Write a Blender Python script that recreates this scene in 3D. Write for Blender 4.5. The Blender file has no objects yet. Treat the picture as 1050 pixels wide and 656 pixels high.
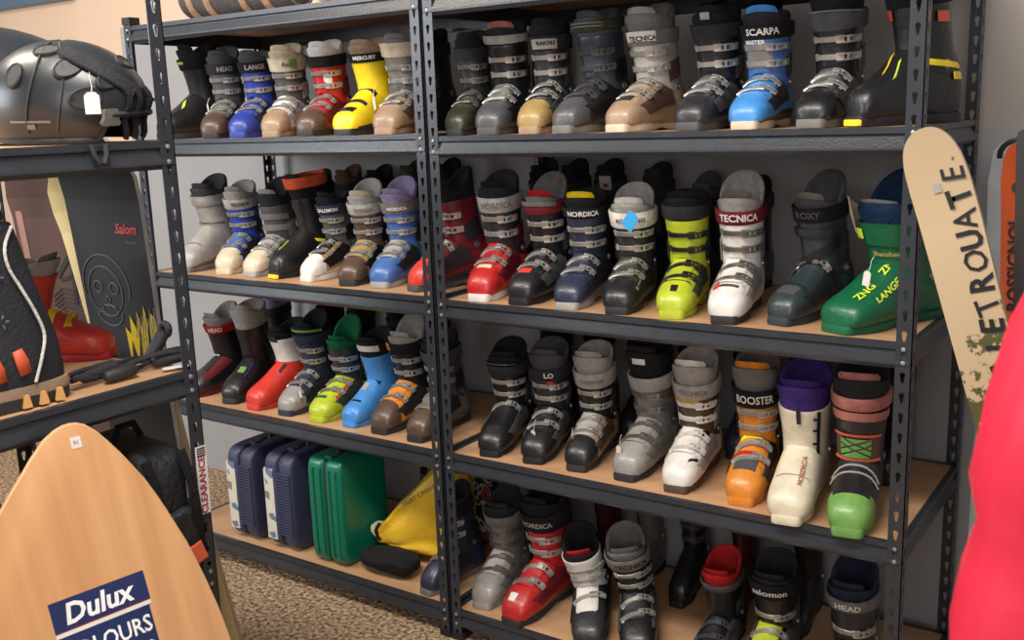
import bpy, bmesh, math, random
from mathutils import Vector, Matrix, noise
random.seed(7)
C = bpy.context.scene.collection
sin, cos, pi = math.sin, math.cos, math.pi

# ------------------------------------------------------------------ materials
def lin(c):
    return tuple((v/255/12.92 if v/255 <= .04045 else ((v/255+.055)/1.055)**2.4) for v in c)
PAL = dict(blk=(22,22,25), dk=(38,38,42), gry=(104,101,98), mgr=(70,70,73), lgr=(150,147,143), tan=(146,122,100), brn=(78,60,50),
           cream=(192,178,154), wht=(206,202,197), red=(166,30,32), rdo=(192,52,42), drd=(98,24,34), mar=(58,16,22), nvy=(36,42,62), nvg=(44,48,60), blu=(38,56,140),
           sbl=(62,96,156), lbl=(62,128,194), dbl=(20,46,76), yel=(228,198,30), lim=(166,178,40), olv=(50,54,38), grn=(10,88,56),
           ltg=(104,150,74), org=(200,124,40), orr=(196,84,50), teal=(40,50,54), pur=(58,38,108), slv=(134,131,127), gld=(150,124,76),
           chr=(184,182,178), pnk=(168,106,98), bge=(208,199,176), neon=(204,222,60), cyan=(50,146,206), lav=(136,124,158))
MC = {}
def mat(name, col, rough=.45, metal=0., var=.12, scale=14., bump=0., coat=0., bscale=60., spec=.5):
    key = name
    if key in MC: return MC[key]
    m = bpy.data.materials.new(name); m.use_nodes = True
    nt = m.node_tree; b = nt.nodes['Principled BSDF']
    c = lin(col)
    b.inputs['Roughness'].default_value = rough; b.inputs['Metallic'].default_value = metal
    b.inputs['Coat Weight'].default_value = coat; b.inputs['Coat Roughness'].default_value = .15
    b.inputs['Specular IOR Level'].default_value = spec
    tc = nt.nodes.new('ShaderNodeTexCoord'); n = nt.nodes.new('ShaderNodeTexNoise')
    n.inputs['Scale'].default_value = scale; n.inputs['Detail'].default_value = 5
    nt.links.new(tc.outputs['Object'], n.inputs['Vector'])
    r = nt.nodes.new('ShaderNodeValToRGB')
    r.color_ramp.elements[0].position = .3; r.color_ramp.elements[1].position = .7
    r.color_ramp.elements[0].color = tuple(v*(1-var) for v in c)+(1,)
    r.color_ramp.elements[1].color = tuple(min(1, v*(1+var)) for v in c)+(1,)
    nt.links.new(n.outputs['Fac'], r.inputs['Fac']); nt.links.new(r.outputs['Color'], b.inputs['Base Color'])
    if bump:
        n2 = nt.nodes.new('ShaderNodeTexNoise'); n2.inputs['Scale'].default_value = bscale; n2.inputs['Detail'].default_value = 3
        nt.links.new(tc.outputs['Object'], n2.inputs['Vector'])
        bp = nt.nodes.new('ShaderNodeBump'); bp.inputs['Strength'].default_value = bump; bp.inputs['Distance'].default_value = .01
        nt.links.new(n2.outputs['Fac'], bp.inputs['Height']); nt.links.new(bp.outputs['Normal'], b.inputs['Normal'])
    MC[key] = m
    return m
def pl(c): return mat('plastic_'+c, PAL[c], .40, 0, .22, 16, .14, .12, 70)
def fb(c): return mat('fabric_'+c, PAL[c], .85, 0, .2, 40, .35, 0, 160, .25)
def ru(c): return mat('rubber_'+c, PAL[c], .6, 0, .15, 25, .1)
def me(c): return mat('metal_'+c, PAL[c], .32, .75 if c in ('chr','slv','gld') else .2, .1, 30)
def pr(c): return mat('print_'+c, PAL[c], .5, 0, .05, 30)

RACK = mat('slate_powder_coat', (46,49,55), .31, 0., .12, 20, .1, 0, 200)
RIVET = mat('rivet_zinc', (160,160,162), .4, .6, .1)
def wood_mat(name, a, b_, scale=(3,40,3), rough=.55, coat=0., nscale=1.):
    m = bpy.data.materials.new(name); m.use_nodes = True; nt = m.node_tree; b = nt.nodes['Principled BSDF']
    tc = nt.nodes.new('ShaderNodeTexCoord'); mp = nt.nodes.new('ShaderNodeMapping'); mp.inputs['Scale'].default_value = scale
    nt.links.new(tc.outputs['Object'], mp.inputs['Vector'])
    n = nt.nodes.new('ShaderNodeTexNoise'); n.inputs['Scale'].default_value = nscale; n.inputs['Detail'].default_value = 6
    nt.links.new(mp.outputs['Vector'], n.inputs['Vector'])
    r = nt.nodes.new('ShaderNodeValToRGB'); r.color_ramp.elements[0].position = .3; r.color_ramp.elements[1].position = .72
    r.color_ramp.elements[0].color = lin(a)+(1,); r.color_ramp.elements[1].color = lin(b_)+(1,)
    nt.links.new(n.outputs['Fac'], r.inputs['Fac']); nt.links.new(r.outputs['Color'], b.inputs['Base Color'])
    b.inputs['Roughness'].default_value = rough; b.inputs['Coat Weight'].default_value = coat
    return m
MDF = wood_mat('chipboard_shelf', (170,130,96), (194,154,116), (6,14,6))
PLY = wood_mat('varnished_plywood', (178,128,84), (198,150,104), (26,1.6,6), .38, .2)
PLYEDGE = wood_mat('plywood_edge', (176,132,88), (200,162,116), (4,4,60), .5)

# ------------------------------------------------------------------ mesh helpers
def link_mesh(name, me_, mats, parent=None, loc=(0,0,0), smooth=True, ang=40):
    if smooth:
        me_.polygons.foreach_set('use_smooth', [True]*len(me_.polygons))
        if ang: me_.set_sharp_from_angle(angle=math.radians(ang))
    o = bpy.data.objects.new(name, me_); C.objects.link(o)
    if not isinstance(mats, (list, tuple)): mats = [mats]
    for m in mats: me_.materials.append(m)
    o.location = loc
    if parent: o.parent = parent
    return o
class MB:
    def __init__(s): s.v = []; s.f = []; s.m = []
    def add(s, vs, fs, mi=0):
        b = len(s.v); s.v += [tuple(v) for v in vs]
        for f in fs: s.f.append(tuple(i+b for i in f)); s.m.append(mi)
    def box(s, lo, hi, mi=0, mtx=None):
        x0,y0,z0 = lo; x1,y1,z1 = hi
        vs = [(x0,y0,z0),(x1,y0,z0),(x1,y1,z0),(x0,y1,z0),(x0,y0,z1),(x1,y0,z1),(x1,y1,z1),(x0,y1,z1)]
        if mtx: vs = [mtx @ Vector(v) for v in vs]
        s.add(vs, [(0,3,2,1),(4,5,6,7),(0,1,5,4),(1,2,6,5),(2,3,7,6),(3,0,4,7)], mi)
    def loft(s, rings, cap0=True, cap1=True, mi=0, closed=True):
        n = len(rings[0]); vs = [v for r in rings for v in r]; fs = []
        for i in range(len(rings)-1):
            for j in range(n if closed else n-1):
                k = (j+1) % n
                fs.append((i*n+j, i*n+k, (i+1)*n+k, (i+1)*n+j))
        if cap0: fs.append(tuple(range(n-1,-1,-1)))
        if cap1: fs.append(tuple(range((len(rings)-1)*n, len(rings)*n)))
        s.add(vs, fs, mi)
    def tube(s, pts, r, n=8, mi=0, cap=True):
        pts = [Vector(p) for p in pts]; rings = []; up = None
        for i, p in enumerate(pts):
            t = (pts[min(i+1,len(pts)-1)]-pts[max(i-1,0)]).normalized()
            if up is None: up = t.orthogonal().normalized()
            up = (up - t*up.dot(t))
            up = up.normalized() if up.length > 1e-6 else t.orthogonal().normalized()
            w = t.cross(up); rr = r[i] if isinstance(r, (list,tuple)) else r
            rings.append([p+up*cos(2*pi*k/n)*rr+w*sin(2*pi*k/n)*rr for k in range(n)])
        s.loft(rings, cap, cap, mi)
    def sweep(s, pts, nors, w, t, mi=0, off=0.):
        """flat bar of width w and thickness t along pts lying on nors"""
        pts = [Vector(p) for p in pts]; nors = [Vector(n).normalized() for n in nors]; rings = []
        for i, p in enumerate(pts):
            tg = (pts[min(i+1,len(pts)-1)]-pts[max(i-1,0)]).normalized(); sd = tg.cross(nors[i]).normalized()
            a = p+nors[i]*off; b = a+nors[i]*t
            ww = w[i] if isinstance(w, (list,tuple)) else w
            rings.append([a-sd*ww/2, a+sd*ww/2, b+sd*ww/2*.85, b-sd*ww/2*.85])
        s.loft(rings, True, True, mi)
    def mesh(s, name='mesh'):
        m = bpy.data.meshes.new(name); m.from_pydata(s.v, [], s.f); m.update()
        m.polygons.foreach_set('material_index', s.m)
        bm = bmesh.new(); bm.from_mesh(m); bmesh.ops.recalc_face_normals(bm, faces=bm.faces); bm.to_mesh(m); bm.free()
        return m
    def build(s, name, mats, parent=None, smooth=True, ang=40, loc=(0,0,0)):
        return link_mesh(name, s.mesh(name), mats, parent, loc, smooth, ang)
def tag(o, label=None, cat=None, group=None, kind=None):
    if label: o['label'] = label
    if cat: o['category'] = cat
    if group: o['group'] = group
    if kind: o['kind'] = kind
    return o
def empty(name, loc=(0,0,0), rz=0., label=None, cat=None, group=None, rot=None, scale=None):
    o = bpy.data.objects.new(name, None); C.objects.link(o); o.empty_display_size = .05
    o.location = loc; o.rotation_euler = rot if rot else (0,0,rz)
    if scale: o.scale = scale
    return tag(o, label, cat, group)
def cat_rom(tab, n):
    """smooth interpolation of a table of tuples"""
    out = []; N = len(tab)-1
    for i in range(n):
        u = i/(n-1)*N; k = min(int(u), N-1); t = u-k
        p0 = tab[max(k-1,0)]; p1 = tab[k]; p2 = tab[k+1]; p3 = tab[min(k+2,N)]
        out.append(tuple(.5*((2*b)+(-a+c)*t+(2*a-5*b+4*c-d)*t*t+(-a+3*b-3*c+d)*t**3) for a,b,c,d in zip(p0,p1,p2,p3)))
    return out
def interp(tab, x):
    if x <= tab[0][0]: return tab[0][1:]
    for a, b in zip(tab, tab[1:]):
        if x <= b[0]:
            t = (x-a[0])/(b[0]-a[0]); t2 = t
            return tuple(p+(q-p)*t2 for p, q in zip(a[1:], b[1:]))
    return tab[-1][1:]
TXT = {}
def text_mesh(txt, size, bold=0.0, shear=0., spacing=1.):
    cu = bpy.data.curves.new('t', 'FONT'); cu.body = txt; cu.size = size; cu.align_x = 'CENTER'; cu.align_y = 'CENTER'
    cu.offset = bold; cu.shear = shear; cu.space_character = spacing; cu.resolution_u = 2
    o = bpy.data.objects.new('t', cu); C.objects.link(o)
    dg = bpy.context.evaluated_depsgraph_get(); dg.update()
    m = bpy.data.meshes.new_from_object(o.evaluated_get(dg))
    bpy.data.objects.remove(o); bpy.data.curves.remove(cu)
    m.materials.clear()
    bm = bmesh.new(); bm.from_mesh(m)
    bmesh.ops.subdivide_edges(bm, edges=[e for e in bm.edges if e.calc_length() > size*.3], cuts=2)
    bmesh.ops.triangulate(bm, faces=bm.faces)
    bm.to_mesh(m); bm.free()
    return m
def flat_text(txt, size, mtx, material, parent, name='lettering', bold=0., shear=0., spacing=1., sx=1.):
    m = text_mesh(txt, size, bold, shear, spacing)
    for v in m.vertices: v.co = mtx @ Vector((v.co.x*sx, v.co.y, 0))
    m.update()
    return link_mesh(name, m, material, parent, smooth=False)

# ------------------------------------------------------------------ perforated boltless rack
PITCH = .0425
def perforated_post(mb, corner, dx, dy, h, w=.032, th=.0022):
    """L angle: one flange along dx, one along dy from the outer corner, keyhole slots punched through both"""
    corner = Vector(corner)
    for d, nrm in ((Vector(dx), Vector(dy)), (Vector(dy), Vector(dx))):
        bm = bmesh.new(); nslot = int(h/PITCH)
        z = 0.
        def rect(z0, z1):
            vs = [bm.verts.new(corner+d*a+Vector((0,0,b))) for a, b in ((0,z0),(w,z0),(w,z1),(0,z1))]
            return [bm.edges.new((vs[i], vs[(i+1)%4])) for i in range(4)], vs
        for k in range(nslot):
            z0 = k*PITCH; z1 = (k+1)*PITCH if k < nslot-1 else h
            es, vs = rect(z0, z1)
            cx = w*.52; cz = z0+PITCH*.5; hole = []
            for i in range(9):
                a = -pi*.2 + (pi*1.4)*i/8
                hole.append((cx+.0056*cos(a), cz+.006+.0056*sin(a)))
            hole += [(cx-.0027, cz-.009), (cx-.001, cz-.0115), (cx+.001, cz-.0115), (cx+.0027, cz-.009)]
            hv = [bm.verts.new(corner+d*a+Vector((0,0,b))) for a, b in hole]
            he = [bm.edges.new((hv[i], hv[(i+1)%len(hv)])) for i in range(len(hv))]
            bmesh.ops.triangle_fill(bm, use_beauty=True, use_dissolve=False, edges=es+he)
        # drop faces that fill the hole itself
        bad = [f for f in bm.faces if all(abs(len([e for e in v.link_edges])-0) >= 0 and ((v.co-corner).dot(d) > .001 and (v.co-corner).dot(d) < w-.001) for v in f.verts)]
        bad = [f for f in bad if max((v.co-corner).dot(d) for v in f.verts)-min((v.co-corner).dot(d) for v in f.verts) < .012]
        bmesh.ops.delete(bm, geom=bad, context='FACES_ONLY')
        bmesh.ops.remove_doubles(bm, verts=bm.verts, dist=.0001)
        r = bmesh.ops.extrude_face_region(bm, geom=list(bm.faces))
        bmesh.ops.translate(bm, verts=[g for g in r['geom'] if isinstance(g, bmesh.types.BMVert)], vec=nrm*th)
        bm.verts.index_update()
        mb.add([v.co for v in bm.verts], [tuple(v.index for v in f.verts) for f in bm.faces])
        bm.free()
BEAM = [(-.0015,0),(-.0015,-.013),(.004,-.0165),(.004,-.020),(-.0045,-.039),(-.0045,-.045),(.004,-.054),(.012,-.054),(.012,-.048),(.014,-.002),(.012,0)]
def beam(mb, a, b, out):
    a = Vector(a); b = Vector(b); out = Vector(out)
    rings = [[p - out*y + Vector((0,0,z)) for y, z in BEAM] for p in (a, b)]
    mb.loft(rings)
def make_rack(root, W, D, H, levels, beam_cut=()):
    for cx, cy, dx, dy in ((0,0,1,1),(W,0,-1,1),(0,D,1,-1),(W,D,-1,-1)):
        mb = MB(); perforated_post(mb, (cx,cy,0), (dx,0,0), (0,dy,0), H)
        p = mb.build('post', RACK, root, smooth=False)
        f = MB(); f.box((cx+dx*-.002,cy-dy*.002,0),(cx+dx*.036,cy+dy*.036,.02)); 
        f.build('foot_cap', ru('blk'), p, smooth=False)
        if H < 1.85:
            f = MB(); f.box((cx-dx*.003,cy-dy*.003,H-.018),(cx+dx*.036,cy+dy*.036,H+.004)); f.build('end_cap', ru('blk'), p, smooth=False)
    for z in levels:
        mb = MB(); beam(mb, (.004,.003,z), (W-.004,.003,z), (0,-1,0)); mb.build('front_beam', RACK, root, ang=30)
        mb = MB(); beam(mb, (.004,D-.003,z), (W-.004,D-.003,z), (0,1,0)); mb.build('rear_beam', RACK, root, ang=30)
        for x, o in ((.003,-1),(W-.003,1)):
            mb = MB(); beam(mb, (x,.004,z), (x,D-.004,z), (o,0,0)); mb.build('side_beam', RACK, root, ang=30)
        mb = MB(); mb.box((.014,.014,z-.011),(W-.014,D-.014,z-.001)); mb.build('shelf_board', MDF, root, smooth=False)
        mb = MB()
        for x in (.0165, W-.0165):
            for dz in (-.012,-.040):
                c = Vector((x,-.0005,z+dz)); mb.loft([[c+Vector((.0048*cos(2*pi*k/10)*q, -o_, .0048*sin(2*pi*k/10)*q)) for k in range(10)] for q, o_ in ((1,0),(.9,.002),(.4,.003))])
        mb.build('rivet', RIVET, root)
    mb = MB(); mb.box((.04,D*.5-.012,levels[0]-.03),(W-.04,D*.5+.012,levels[0]-.0125)); mb.build('support_bar', RACK, root, smooth=False)

ZA = (.0932,.5546,.9889,1.4204,1.777); ZB = (.0909,.5558,.9846,1.4132,1.765)
RW, RD = 1.214, .566
ra = empty('shelving_rack', (-1.22,0,0), 0, 'slate grey shelving rack with the rolled bag on top, left of the double posts', 'shelving rack', 'boltless shelving racks')
make_rack(ra, RW, RD, 1.80, ZA)
rb = empty('shelving_rack', (.003,0,0), 0, 'slate grey shelving rack right of the double posts, with cream ski leaning on it', 'shelving rack', 'boltless shelving racks')
make_rack(rb, RW, RD, 1.92, ZB)
rl = empty('shelving_rack', (.05,-2.04,0), pi/2, 'near slate grey rack at the left edge carrying the black helmets', 'shelving rack', 'boltless shelving racks')
ZL = (.14,.575,.9885,1.4365)
make_rack(rl, 1.22, .66, 1.95, ZL)

# ------------------------------------------------------------------ room
def struct(name, mb, m, smooth=False):
    o = mb.build(name, m, None, smooth=smooth); o['kind'] = 'structure'; return o
carpet = bpy.data.materials.new('loop_carpet'); carpet.use_nodes = True
nt = carpet.node_tree; b = nt.nodes['Principled BSDF']; b.inputs['Roughness'].default_value = .95; b.inputs['Specular IOR Level'].default_value = .1
tc = nt.nodes.new('ShaderNodeTexCoord'); v = nt.nodes.new('ShaderNodeTexVoronoi'); v.inputs['Scale'].default_value = 110
nt.links.new(tc.outputs['Object'], v.inputs['Vector'])
n = nt.nodes.new('ShaderNodeTexNoise'); n.inputs['Scale'].default_value = 75; n.inputs['Detail'].default_value = 4
nt.links.new(tc.outputs['Object'], n.inputs['Vector'])
r = nt.nodes.new('ShaderNodeValToRGB'); r.color_ramp.elements[0].position = .36; r.color_ramp.elements[1].position = .64
r.color_ramp.elements[0].color = lin((98,78,62))+(1,); r.color_ramp.elements[1].color = lin((196,168,138))+(1,)
nt.links.new(n.outputs['Fac'], r.inputs['Fac']); nt.links.new(r.outputs['Color'], b.inputs['Base Color'])
bp = nt.nodes.new('ShaderNodeBump'); bp.inputs['Strength'].default_value = .7; bp.inputs['Distance'].default_value = .006
nt.links.new(v.outputs['Distance'], bp.inputs['Height']); nt.links.new(bp.outputs['Normal'], b.inputs['Normal'])
mb = MB(); mb.box((-4.5,-4.5,-.06),(3.2,.66,0)); struct('floor', mb, carpet)
WALLC = mat('warm_lit_wall', (214,184,158), .8, 0, .03, 3, .05, 0, 120)  # same wall as the grey part; warm light from the left painted in as cream
WALLG = mat('grey_wall_paint', (168,160,152), .8, 0, .03, 3, .05, 0, 120)
PANEL = mat('pale_wall_lining', (158,157,158), .6, 0, .04, 4)
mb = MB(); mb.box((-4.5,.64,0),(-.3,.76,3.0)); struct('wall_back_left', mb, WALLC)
mb = MB(); mb.box((-.3,.64,0),(3.2,.76,3.0)); struct('wall_back_right', mb, WALLG)
mb = MB(); mb.box((-2.12,.622,.0),(-.3,.64,1.87)); struct('trim_1', mb, PANEL)
mb = MB(); mb.box((-.3,.622,.0),(3.1,.64,1.385)); struct('trim_2', mb, PANEL)
# picture frame low edge at the top left
FR = mat('steel_blue_frame', (84,104,122), .4, 0, .05)
mb = MB(); mb.box((-3.6,.6,2.012),(-2.42,.64,2.6)); o = mb.build('wall_cabinet', FR, smooth=False)
bvm = o.modifiers.new('bevel', 'BEVEL'); bvm.width = .006; bvm.segments = 2
tag(o, 'steel blue panel hung high on the warmly lit wall at the top left corner', 'panel')

# ------------------------------------------------------------------ ski boots
NF = 36
def cuff_dims(z, kind):
    t = interp([(.08,.049,.074),(.11,.049,.071),(.14,.048,.067),(.18,.050,.064),(.22,.0545,.066),(.26,.0575,.069),(.30,.058,.070),(.36,.058,.070)], z)
    k = dict(alpine=1., rear=1.04, soft=1.06, slim=.95).get(kind, 1.)
    return t[0]*k, t[1]*k
def cuff_pt(th, z, off=0., kind='alpine'):
    rx, ry = cuff_dims(z, kind); rx += off; ry += off
    cy = .066 - .25*(z-.10)
    s_, c_ = sin(th), cos(th); e = .88
    return Vector((rx*math.copysign(abs(s_)**e, s_), cy - ry*math.copysign(abs(c_)**e, c_), z))
def cuff_n(th, z, kind='alpine'):
    d = .01
    a = cuff_pt(th+d, z, 0, kind)-cuff_pt(th-d, z, 0, kind); b_ = cuff_pt(th, z+.004, 0, kind)-cuff_pt(th, z-.004, 0, kind)
    return a.cross(b_).normalized()
ST_ALP = [(-.150,.018,.036),(-.147,.031,.048),(-.137,.042,.062),(-.115,.049,.077),(-.09,.0515,.088),(-.06,.0525,.101),(-.03,.051,.120),(0,.049,.140),(.03,.049,.156),(.06,.050,.166),(.09,.049,.168),(.12,.046,.158),(.14,.039,.135),(.149,.027,.11)]
ST_REAR = [(-.150,.022,.046),(-.147,.036,.058),(-.137,.045,.071),(-.115,.051,.083),(-.09,.053,.094),(-.06,.053,.113),(-.03,.0525,.137),(0,.051,.158),(.03,.051,.172),(.06,.051,.178),(.09,.050,.175),(.12,.047,.160),(.14,.040,.135),(.149,.028,.11)]
def foot_dims(y, kind): return interp(ST_REAR if kind in ('rear','soft') else ST_ALP, y)
def foot_pt(ph, y, off=0., kind='alpine'):
    w, h = foot_dims(y, kind); z0 = .010
    zc = z0 + (h-z0)*.42; s_, c_ = sin(ph), cos(ph); e = .80
    up = h-zc if c_ > 0 else zc-z0
    nar = 1-.20*max(0, c_)**1.5*max(0, min(1, (y+.10)/.12))
    return Vector(((w+off)*nar*math.copysign(abs(s_)**e, s_), y, zc+(up+off)*math.copysign(abs(c_)**e, c_)))
def foot_n(ph, y, kind='alpine'):
    d = .01
    a = foot_pt(ph+d, y, 0, kind)-foot_pt(ph-d, y, 0, kind); b_ = foot_pt(ph, y+.003, 0, kind)-foot_pt(ph, y-.003, 0, kind)
    n = b_.cross(a); n = n.normalized()
    return n if n.dot(foot_pt(ph, y, 0, kind)-Vector((0,y,.06))) > 0 else -n
GEO = {}
def geo(key, fn):
    if key not in GEO: GEO[key] = fn()
    return GEO[key]
def g_shell(kind):
    mb = MB(); tab = ST_REAR if kind in ('rear','soft') else ST_ALP
    ys = [-.150,-.1485,-.146,-.141,-.134,-.126,-.118,-.108,-.098,-.0885,-.0865,-.075,-.062,-.05,-.038,-.026,-.014,-.002,.012,.026,.042,.058,.076,.092,.108,.122,.134,.143,.149]
    rings = []
    for y in ys:
        ring = []
        for k in range(NF):
            ph = (2*pi*k/NF+pi) % (2*pi)-pi; o_ = 0.
            if kind not in ('rear','soft') and y > -.14:
                o_ += .0022*max(0, min(1, (abs(ph)-1.75)/.25))
                if abs(ph) < .75: o_ += .0016*(1 if -.118 < y < -.0880 else 0)
                if .9 < abs(ph) < 1.5: o_ += .0018*max(0, sin((y+.06)*45))*(1 if -.09 < y < .08 else 0)
            elif y > -.14: o_ += .0016*max(0, min(1, (abs(ph)-1.9)/.2))
            p = foot_pt(ph, y, o_, kind)
            ring.append(p)
        rings.append(ring)
    n = NF
    for i in range(len(rings)-1):
        vs = rings[i]+rings[i+1]; ymid = (ys[i]+ys[i+1])/2
        for j in range(n):
            k = (j+1) % n; zc = (rings[i][j].z+rings[i][k].z+rings[i+1][j].z+rings[i+1][k].z)/4
            # slots: 0 main, 1 toe, 2 lower band
            mi = 1 if ymid < -.0875 else 0
            if abs((2*pi*(j+.5)/n+pi) % (2*pi)-pi) > (1.95 if ymid > -.12 else 1.95+.25*(-.12-ymid)/.03): mi = 2
            mb.add([rings[i][j], rings[i][k], rings[i+1][k], rings[i+1][j]], [(0,1,2,3)], mi)
    mb.add(rings[0], [tuple(range(n-1,-1,-1))], 1); mb.add(rings[-1], [tuple(range(n))], 0)
    m = mb.mesh('shell'); bm = bmesh.new(); bm.from_mesh(m); bmesh.ops.remove_doubles(bm, verts=bm.verts, dist=1e-5)
    bmesh.ops.recalc_face_normals(bm, faces=bm.faces); bm.to_mesh(m); bm.free(); return m
def g_sole():
    mb = MB()
    tab = [(-.1545,.018),(-.153,.027),(-.149,.0325),(-.140,.035),(-.124,.037),(-.112,.042),(-.085,.047),(-.05,.045),(-.02,.037),(.02,.033),(.06,.034),(.10,.037),(.135,.036),(.147,.032),(.153,.022)]
    top = [(w,y) for y, w in tab]; out = top+[(-w,y) for w, y in reversed(top)]
    def arch(y): return .007 if -.02 < y < .06 else 0.
    rings = []
    for z, k in ((0,.97),(.003,1.),(.015,1.),(.020,.95)):
        rings.append([(x*k, y*(1 if k == 1 else .995), max(z, arch(y))) for x, y in out])
    mb.loft(rings); return mb.mesh('sole')
def g_cuff(kind):
    mb = MB(); N = 40; th0 = .0035
    zb_f, zb_b = dict(alpine=(.138,.085), rear=(.120,.09), soft=(.115,.09), slim=(.138,.085)).get(kind)
    def zbot(t): return zb_b + (zb_f-zb_b)*((1+cos(t))/2)**2
    def ztop(t): return .247 - .010*cos(t)
    rings = []
    def ring(v, off, flap):
        r = []
        for k in range(N):
            t = 2*pi*k/N; z = zbot(t)+(ztop(t)-zbot(t))*v; a = (t+pi) % (2*pi)-pi
            o = off + (.003 if flap and -.35 < a < 1.5 else 0)
            if flap and kind in ('rear','soft'): o = off
            if v < .05: o -= .0008
            r.append(cuff_pt(t, z, o+.0015, kind))
        return r
    for v in (0,.03,.15,.3,.45,.6,.75,.9,.975,1): rings.append(ring(v, 0 if .02 < v < .98 else -.001, True))
    rings.append(ring(1, -.004, False)); rings.append(ring(.9, -.0045, False)); rings.append(ring(.5, -.0045, False))
    mb.loft(rings, False, False); return mb.mesh('cuff')
def g_liner(kind, hb, hf):
    """padded inner boot standing proud of the cuff, open at the top"""
    mb = MB(); N = 36; rings = []
    def zr(t):
        c_ = cos(t); return (hf if c_ > 0 else hb)*abs(c_)**.8 + (min(hb,hf)-.010)*(1-abs(c_)**.8)
    def ring(off, dz, z=None):
        r = []
        for k in range(N):
            t = 2*pi*k/N; zz = z if z else zr(t)+dz
            fl = .010*max(0,(zz-.25)/.08)
            r.append(cuff_pt(t, zz, off+fl, kind))
        return r
    rings = [ring(-.004,0,.20), ring(-.0045,0,.232), ring(-.003,-.014), ring(-.003,-.005), ring(-.006,0), ring(-.011,.001), ring(-.0155,-.004), ring(-.017,-.014), ring(-.017,0,.225), ring(-.017,0,.19)]
    mb.loft(rings, False, True); return mb.mesh('liner')
def g_tongue(kind, h):
    mb = MB(); rings = []; n = 13
    for z in (.20,.23,.25,.265,h-.008,h):
        o1 = -.0165 + .014*max(0,(z-.24)/.08); o2 = o1-.009 if z < h else o1-.006
        if z == h: o1 -= .003
        ww = .95 if z < h-.001 else .82
        ts = [-ww+2*ww*i/(n-1) for i in range(n)]
        rings.append([cuff_pt(t, z+.006*cos(t*1.6), o1-.001, kind) for t in ts]+[cuff_pt(t, z+.006*cos(t*1.6), o2-.001, kind) for t in reversed(ts)])
    mb.loft(rings); return mb.mesh('tongue')
def strap_path(kind, zs, off, t0, t1, n, tilt=.010):
    ts = [t0+(t1-t0)*i/(n-1) for i in range(n)]
    return [cuff_pt(t, zs-tilt*cos(t), off, kind) for t in ts], [cuff_n(t, zs, kind) for t in ts]
def g_strap(kind, zs, w):
    mb = MB(); N = 40; rings = []
    for dz, o in ((-w/2,.001),(-w/2,.0045),(-w/2+.003,.006),(w/2-.003,.007),(w/2,.0055),(w/2,.001),(-w/2,.001)):
        rings.append([cuff_pt(2*pi*k/N, zs+dz-.010*cos(2*pi*k/N), o+.0015, kind) for k in range(N)])
    mb.loft(rings, False, False)
    # overlapping loose end on the outer side
    p, nn = strap_path(kind, zs, .0075, .85, 1.9, 10); mb.sweep(p, nn, w*.94, .0025)
    return mb.mesh('power_strap')
def buckle_on(mb, P, Nn, n=18, big=1.):
    """ladder, catch and lever along a path on the boot"""
    def sub(a, b, k=8):
        idx = [a+(b-a)*i/(k-1) for i in range(k)]; ps = []; ns = []
        for f in idx:
            u = f*(len(P)-1); i = min(int(u), len(P)-2); t = u-i
            ps.append(P[i].lerp(P[i+1], t)); ns.append(Nn[i].lerp(Nn[i+1], t).normalized())
        return ps, ns
    p, q = sub(0,.56); mb.sweep(p, q, .013*big, .0022, 0, .0005)
    for k in range(11):
        p, q = sub(.12+.037*k, .135+.037*k, 2); mb.sweep(p, q, .0125*big, .0026, 0, .0025)
    p, q = sub(-.0,.10,3); mb.sweep(p, q, .018*big, .003, 0, .0)
    p, q = sub(.50,.66,4); mb.sweep(p, q, .019*big, .0035, 0, .0015)
    for sgn in (-1,1):
        p, q = sub(.52,1.0,8); sd = []
        for i in range(len(p)):
            tg = (p[min(i+1,7)]-p[max(i-1,0)]).normalized(); sd.append(tg.cross(q[i]).normalized())
        pp = [a+s_*sgn*.0070*big for a, s_ in zip(p, sd)]
        mb.sweep(pp, q, .0036, .0034, 0, .0062)
    p, q = sub(.93,1.02,3); mb.sweep(p, q, .0175*big, .0038, 0, .0058)
    p, q = sub(.70,.76,3); mb.sweep(p, q, .014*big, .003, 0, .005)
    p, q = sub(.84,.94,3); mb.sweep(p, q, .014*big, .005, 0, .0)
def g_buckle_c(kind, z):
    mb = MB(); ts = [-.75+1.95*i/19 for i in range(20)]
    buckle_on(mb, [cuff_pt(t, z-.008*cos(t), .005, kind) for t in ts], [cuff_n(t, z, kind) for t in ts]); return mb.mesh('buckle')
def g_buckle_f(kind, y, skew):
    mb = MB(); ph = [-.75+1.75*i/19 for i in range(20)]
    buckle_on(mb, [foot_pt(a, y+skew*(a), .003, kind) for a in ph], [foot_n(a, y+skew*a, kind) for a in ph], big=1.05); return mb.mesh('buckle')
def g_pivot(kind, sgn):
    mb = MB(); n_ = cuff_n(sgn*1.72, .115, kind); p = cuff_pt(sgn*1.72, .115, .001, kind); u = n_.orthogonal().normalized(); w = n_.cross(u)
    mb.loft([[p+(u*cos(2*pi*k/16)+w*sin(2*pi*k/16))*r_+n_*o_ for k in range(16)] for r_, o_ in ((.010,0),(.0098,.0028),(.007,.004),(.0045,.0034),(.004,.002))]); return mb.mesh('pivot_bolt')
def g_flap(kind):
    """overlap flap of the lower shell over the instep"""
    mb = MB(); rings = []
    ys = [-.088,-.08,-.06,-.04,-.02,0,.02]
    for y in ys:
        ww = .55+.25*(y+.09)/.11
        if y == ys[0]: ww *= .7
        ph = [-ww+2*ww*i/12 for i in range(13)]
        rings.append([foot_pt(a, y, .0035 if 0 < i < 12 else .0005, kind) for i, a in enumerate(ph)])
    mb.loft(rings, False, False, closed=False); 
    return mb.mesh('instep_flap')
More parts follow.
